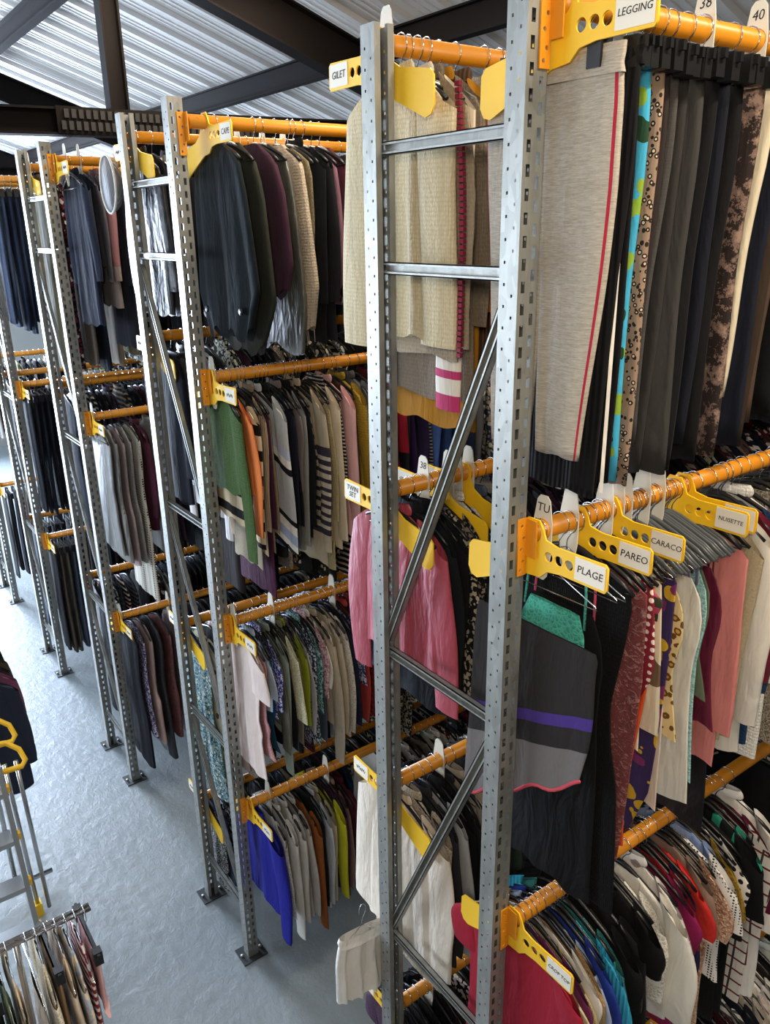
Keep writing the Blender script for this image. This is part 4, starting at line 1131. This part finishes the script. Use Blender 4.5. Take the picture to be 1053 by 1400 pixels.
# ------------------------------------------------------------------ yellow dividers and white size plates
def divider_mesh(d):
    """hanger-shaped divider: solid paddle on one side (+d), holed arm with a card on the other (-d)"""
    o = [(0.020, 0.036), (-0.020, 0.036), (-0.036, 0.012), (-0.045, -0.010), (-0.085, -0.018), (-0.236, -0.014), (-0.245, -0.022), (-0.247, -0.078), (-0.240, -0.088), (-0.10, -0.088), (-0.055, -0.095), (-0.03, -0.118), (0.02, -0.124),
         (0.05, -0.136), (0.21, -0.204), (0.233, -0.198), (0.246, -0.176), (0.244, -0.108), (0.23, -0.092), (0.10, -0.070), (0.055, -0.046), (0.036, -0.016), (0.036, 0.012)]
    o = [(d*a, b) for a, b in o]
    h = [circle(0, 0, RR+0.0016, 28)]+[circle(d*(-0.057-0.034*k), -0.053, 0.0138, 16) for k in range(3)]
    return plate_with_holes('sign_divider', o, h, 0.005, YELLOW)


DIV = {1: divider_mesh(1), -1: divider_mesh(-1)}


def divider(key, x, txt, label, rz=0.0, size=0.030):
    R = RAILS[key]; d = 1 if R['side'] < 0 else -1
    o = link('sign_divider', DIV[d], None, (x, R['y'], R['z'])); FLAT.setdefault(key, []).append((x, 0.0105, o)); tag(o, label, 'sign', 'yellow rail divider signs'); o.rotation_euler = (0, 0, rz)
    c = MB().box(-0.0042, -0.0030, -0.047, 0.047, -0.030, 0.030).build('card', CARD, o)
    c.location = (0, -d*0.193, -0.0505)
    if txt:
        size = min(size, 0.088/(0.64*max(len(w_) for w_ in txt.split('\n'))))
        t = link('lettering', text_mesh(txt, size), c, (-0.0047, 0, 0))
        t.rotation_euler = Matrix(((0, 0, -1), (-1, 0, 0), (0, 1, 0))).to_euler()
    else:
        pts = [(-0.0044, 0.03-0.06*i/12, 0.008*(-1)**i*(1 if i % 3 else 0.4)) for i in range(13)]
        MB().tube(pts, 0.0011, 4).build('lettering', INK, c)
    return o


divider('1a1', 1.445, 'LEGGING', 'yellow plastic divider sign with white card reading LEGGING')
divider('1b1', 1.437, 'GILET', 'yellow plastic divider sign with white card reading GILET')
divider('1a2', 1.435, 'PLAGE', 'yellow plastic divider sign with white card reading PLAGE')
divider('1a2', 1.595, 'PAREO', 'yellow plastic divider sign with white card reading PAREO')
divider('1a2', 1.665, 'CARACO', 'yellow plastic divider sign with white card reading CARACO')
divider('1a2', 1.985, 'NUISETTE', 'yellow plastic divider sign with white card reading NUISETTE', 0, 0.024)
divider('1a2', 2.020, None, 'yellow plastic divider sign directly behind the NUISETTE sign')
divider('1a3', 1.435, 'CROP TOP', 'yellow plastic divider sign with white card reading CROP TOP', 0, 0.024)
divider('1b2', 1.445, 'TWIN\nSET', 'yellow plastic divider sign with two-line white card reading TWIN SET', 0, 0.026)
divider('1b3', 1.445, None, 'yellow plastic divider sign above the ivory chiffon blouse')
divider('1b4', 1.445, None, 'yellow plastic divider sign on the lowest rail under GILET')
divider('1b2', 1.660, None, 'yellow plastic divider sign behind the 38 size plate under GILET')
divider('1b2', 1.780, None, 'yellow plastic divider sign among black printed cardigans under GILET')
divider('2a1', 1.510, 'CAPE', 'yellow plastic divider sign with white card reading CAPE')
divider('2a2', 1.425, None, 'yellow plastic divider sign above the moss green cardigan')
divider('2a3', 1.425, None, 'yellow plastic divider sign above the blush ruffled dress')
divider('2a4', 1.450, None, 'yellow plastic divider sign above the cobalt blue jumper')
divider('2b1', 1.430, None, 'yellow plastic divider sign on the top rear rail of the cape rack')
divider('2b2', 1.430, None, 'yellow plastic divider sign on the second rear rail of the cape rack')
divider('2b3', 1.430, None, 'yellow plastic divider sign above the teal leaf print dress')
divider('2b4', 1.430, None, 'yellow plastic divider sign on the lowest rear rail of the cape rack')
divider('3a1', 1.440, None, 'yellow plastic divider sign above the navy wool coat')
divider('3a1', 1.860, None, 'yellow plastic divider sign beside the camel coat')
divider('3b1', 1.430, None, 'yellow plastic divider sign above the olive padded coat')
divider('3a2', 1.430, None, 'yellow plastic divider sign above the grey chiffon dress')
divider('3a3', 1.430, None, 'yellow plastic divider sign above the black velvet dress')
divider('4a2', 1.430, None, 'yellow plastic divider sign above the black creased trousers')
divider('4a3', 1.430, None, 'yellow plastic divider sign on the third rail of the jeans rack')
divider('5a3', 1.430, None, 'yellow plastic divider sign on the third rail of the white shirt rack')


def size_plate_mesh():
    o = [(-0.022, 0.080), (-0.012, 0.092), (0.012, 0.092), (0.022, 0.080), (0.032, 0.02), (0.033, -0.06), (0.022, -0.13), (0.012, -0.142), (-0.012, -0.142), (-0.022, -0.13), (-0.033, -0.06), (-0.032, 0.02)]
    return plate_with_holes('size_plate', o, [circle(0, 0, RR+0.0016, 28)], 0.003, WHITEP)


SPL = size_plate_mesh()


def size_plate(key, x, txt, label, rz=0.0):
    R = RAILS[key]; o = link('size_plate', SPL, None, (x, R['y'], R['z'])); FLAT.setdefault(key, []).append((x, 0.0046, o)); tag(o, label, 'size plate', 'white size plates on the rails')
    o.rotation_euler = (0, 0, rz)
    if txt:
        t = link('lettering', text_mesh(txt, 0.034), o, (-0.0019, 0, 0.058)); t.rotation_euler = Matrix(((0, 0, -1), (-1, 0, 0), (0, 1, 0))).to_euler()


size_plate('1a1', 1.945, '38', 'white plastic size plate reading 38 beside black jersey leggings')
size_plate('1a1', 2.175, '40', 'white plastic size plate reading 40 beside brown blossom leggings')
size_plate('1a2', 1.460, 'TU', 'white plastic size plate reading TU beside the PLAGE sign')
for i, x in enumerate((1.575, 1.66, 1.76, 1.80, 1.845, 1.89)): size_plate('1a2', x, None, 'blank white size plate between the PLAGE and NUISETTE signs')
size_plate('1b1', 1.470, None, 'white plastic size plate beside the GILET sign')
size_plate('1b2', 1.465, None, 'white plastic size plate above the rose pink satin shirt')
size_plate('1b2', 1.600, '38', 'white plastic size plate reading 38 under GILET')
for x in (1.70, 1.74, 1.80): size_plate('1b2', x, None, 'white plastic size plate in the cluster past the 38 plate')
size_plate('1b3', 1.465, None, 'white plastic size plate above the ivory chiffon blouse')
size_plate('1b3', 1.680, None, 'white plastic size plate above the black crepe jacket')
size_plate('1b4', 1.470, None, 'white plastic size plate at the aisle end of the lowest rail under GILET')
size_plate('1b4', 1.630, None, 'second white size plate from the aisle on the lowest rail under GILET')
size_plate('2a2', 1.445, None, 'white plastic size plate above the moss green cardigan')
size_plate('2a3', 1.445, None, 'white plastic size plate above the blush ruffled dress')
size_plate('2a3', 1.580, None, 'second white size plate from the aisle on the second rail under CAPE')
size_plate('2a3', 2.020, None, 'white plastic size plate in front of the cream raincoat')
size_plate('2a4', 1.560, None, 'white plastic size plate above the cobalt blue jumper')
size_plate('2a4', 1.930, None, 'white plastic size plate behind the rust brown blouse')
for x in (1.85, 1.98, 2.12, 2.24): size_plate('2b1', x, None, 'white size plate on the top rear rail of the cape rack')
for x in (1.50, 1.58, 1.80, 1.92): size_plate('3a1', x, None, 'white size plate on the top rail of the coat rack')
size_plate('3b1', 1.450, None, 'white size plate above the olive padded coat')
size_plate('2b3', 1.450, None, 'white size plate above the teal leaf print dress')
size_plate('3a2', 1.450, None, 'white size plate above the grey chiffon dress')
size_plate('3a3', 1.450, None, 'white size plate above the black velvet dress')
size_plate('3a3', 1.800, None, 'white size plate above the burgundy beaded dress')

# bare hook clusters of the many thin hangers on the beach-wear rail
for i in range(12):
    h = link('empty_hanger', HANG['grey' if i % 3 else 'wire'], None, (0, RAILS['1a2']['y'], RAILS['1a2']['z'])); h.scale.x = 0.42
    FLAT['1a2'].append((1.76+i*0.02, 0.0100 if i % 3 else 0.005, h))
    link('hook', HOOK, h); tag(h, '%s hanger crowded behind the CARACO sign' % ('clear grey plastic' if i % 3 else 'bare chrome wire'), 'hanger', 'bare hangers on the beach-wear rail')
hang_all()

# ------------------------------------------------------------------ low chrome rack in the aisle, full of small pieces
RAILS['low'] = dict(y=2.68, z=1.482, phrase='low chrome rack in the aisle', n=0, side=-1)
cr = link('garment_rack', None, None, (0, 2.68, 0)); tag(cr, 'low chrome double-bar garment rack standing in the aisle', 'garment rack')
for dy in (-0.012, 0.012): MB().tube([(-0.95, dy, 1.5), (0.46, dy, 1.5)], 0.009, 8).build('bar', CHROME, cr)
for xx in (-0.9, 0.184):
    MB().tube([(xx, 0, 0.06), (xx, 0, 1.5)], 0.012, 8).build('upright', CHROME, cr)
    MB().tube([(xx, -0.25, 0.06), (xx, 0.25, 0.06)], 0.014, 8).build('foot', CHROME, cr)
    for s_ in (-0.24, 0.24): MB().tube([(xx-0.012, s_, 0.03), (xx+0.012, s_, 0.03)], 0.03, 12).build('castor', BLACKP, cr)
LOW = [('skirt', 'pale pink folded', '#d8aeb0', 0.36, 'plain', None), ('shawl', 'burgundy and white fringed', '#7c2a36', 0.62, 'stripe', '#d8d0cc'), ('blouse', 'pale blue floral', '#a9b4c6', 0.56, 'print', '#d8ccb4'),
       ('blouse', 'beige satin', '#c9b8a4', 0.6, 'satin', None), ('skirt', 'tan', '#8d7458', 0.5, 'plain', None), ('blouse', 'ivory lace', '#d8d0bc', 0.6, 'lace', None), ('camisole', 'white', '#dcd8d0', 0.5, 'plain', None),
       ('top', 'cream shell', '#d0c0a6', 0.52, 'plain', None), ('top', 'sage green', '#5f6f5c', 0.55, 'plain', None), ('trousers', 'black leather', '#141416', 0.85, 'leather', None), ('trousers', 'navy', '#1b2233', 0.88, 'plain', None),
       ('skirt', 'black', '#131316', 0.6, 'plain', None), ('trousers', 'charcoal', '#2a2b2f', 0.88, 'plain', None), ('skirt', 'black pleated', '#17171b', 0.62, 'rib', None), ('trousers', 'black satin', '#121317', 0.86, 'satin', None),
       ('top', 'grey mauve', '#8d7f84', 0.55, 'plain', None), ('blouse', 'white printed', '#cfc8c4', 0.6, 'print', '#8d8488'), ('skirt', 'grey tweed', '#77736e', 0.6, 'tweed', '#a8a49c'), ('top', 'plum', '#5a2a44', 0.5, 'plain', None)]
for i, (kd, ad, c, L, pt, c2) in enumerate(LOW):
    rng = random.Random(900+i); op = dict(fringe=fabric('#c9a4a4'), fw=0.05) if 'fringed' in ad else {}
    o = build_garment(kd, fabric(c, pt, c2, c2), L, rng, th=0.017, opts=op, hang='wire', sl=0.25 if kd in ('blouse', 'top') else None, w=0.85)
    xx = 0.435-0.036*i-(0.034 if i >= 7 else 0.0)
    squeeze(o, -0.0172, 0.0172)
    o.location = (xx, 2.68, 1.482); o.rotation_euler = (rng.uniform(-0.05, 0.05), 0, 0)
    tag(o, '%s %s, %s from the free end of low chrome rack' % (ad, kd, ordw(i+1)), kd, 'small pieces on the low chrome rack')
# ------------------------------------------------------------------ coats on a second aisle rack, seen past its end
cr = link('garment_rack', None, None, (0.40, 5.25, 0)); tag(cr, 'rolling chrome rack of dark coats standing along the aisle', 'garment rack')
MB().tube([(0, -0.57, 1.55), (0, 0.75, 1.55)], 0.014, 10).build('bar', CHROME, cr)
for yy in (-0.57, 0.75):
    MB().tube([(0, yy, 0.06), (0, yy, 1.55)], 0.014, 8).build('upright', CHROME, cr)
    MB().tube([(-0.25, yy, 0.06), (0.22, yy, 0.06)], 0.016, 8).build('foot', CHROME, cr)
COATS = [('coat', 'slate blue wool', '#2a3040', 0.86, 'plain'), ('blouse', 'mauve pink', '#7c4a62', 0.62, 'plain'), ('coat', 'charcoal', '#2f3033', 0.84, 'plain'), ('coat', 'olive green', '#45402f', 0.8, 'plain'), ('coat', 'black wool', '#0f1013', 0.95, 'plain'), ('coat', 'black long', '#121318', 0.98, 'plain')]
for i, (kd, ad, c, L, pt) in enumerate(COATS):
    rng = random.Random(950+i); o = build_garment(kd, fabric(c, pt), L, rng, th=0.04, hero=True, w=1.02)
    o.location = (0.40, 4.79+0.13*i, 1.535); o.rotation_euler = (0, 0, math.pi/2+rng.uniform(-0.06, 0.06))
    tag(o, '%s %s on the rolling chrome rack of coats' % (ad, kd), kd, 'coats on the rolling chrome rack')
# ------------------------------------------------------------------ aluminium step ladder with yellow fittings
ld = link('step_ladder', None, None, (0.0, 0.0, 0.0)); tag(ld, 'aluminium step ladder with yellow plastic handles and feet', 'ladder')
for xx in (0.06, 0.40):
    MB().loft([[(xx+dx, y0+dy, z0) for dx, dy in ((-0.014, -0.045), (0.014, -0.045), (0.014, 0.045), (-0.014, 0.045))] for y0, z0 in ((3.98, 0.02), (4.30, 1.22))], True, False).build('stile', ALU, ld)
    MB().box(xx-0.022, xx+0.022, 3.93, 4.04, 0, 0.06).build('foot_cap', YELLOW, ld)
for k in range(4):
    zk = 0.26+0.27*k; yk = 3.98+0.32*(zk-0.02)/1.2
    st = MB().box(0.075, 0.385, yk-0.06, yk+0.06, zk-0.015, zk+0.015).build('step', ALU, ld)
    MB().box(0.386, 0.43, yk-0.02, yk+0.02, zk-0.02, zk+0.02).build('end_cap', YELLOW, st)
for xx in (0.47, 0.53):
    MB().tube([(xx, 4.42, 0.02), (xx-0.03, 4.36, 1.16)], 0.013, 10).build('support_tube', CHROME, ld)
MB().box(0.45, 0.49, 4.39, 4.45, 0.0, 0.09).build('foot_cap', YELLOW, ld)
for zc, yc in ((1.16, 4.30), (1.20, 4.52)):    # D-shaped yellow grips
    pts = [(0.36, yc, zc), (0.52, yc, zc-0.01), (0.545, yc+0.02, zc+0.01), (0.53, yc+0.07, zc+0.06), (0.47, yc+0.10, zc+0.11), (0.40, yc+0.11, zc+0.12), (0.35, yc+0.08, zc+0.09), (0.345, yc+0.03, zc+0.03), (0.36, yc, zc)]
    MB().tube(pts, 0.016, 8).build('handle', YELLOW, ld)
# ------------------------------------------------------------------ white skirt sagging on a wire hanger beside the far post, grey coat hood on the cape rack
sk = build_garment('skirt', fabric('#e2ddd4', 'satin'), 0.40, random.Random(77), hero=True, th=0.022, amp=0.010, opts=dict(hem=1.1), w=0.62)
for c in list(sk.children):
    if c.name.startswith('hanger'):
        c.data = HANG['wire']
        c.scale = (1, 0.5, 1)
sk.location = (1.325, 2.045, 1.47); sk.rotation_euler = (0.05, 0, math.radians(86))
tag(sk, 'white satin skirt sagging on a wire hanger beside the far post under GILET', 'skirt')
p = at_x(160, 250, 1.365); hood = link('coat_hood', None, None, (1.365, p[1]+0.13, p[2])); tag(hood, 'grey round coat hood with white piping on the cape rack', 'hood')
rings = [[(0.0+h_, r*math.cos(t), r*1.25*math.sin(t)) for t in np.linspace(0, 2*math.pi, 24, endpoint=False)] for r, h_ in ((0.105, 0.0), (0.10, 0.02), (0.085, 0.04), (0.05, 0.055), (0.01, 0.06))]
MB().loft(rings).build('hood_dome', fabric('#8b8a8c', 'rib'), hood)
MB().tube([(0, 0.106*math.cos(t), 0.132*math.sin(t)) for t in np.linspace(0, 2*math.pi, 33)], 0.006, 6).build('piping', fabric('#e0ddd6'), hood)
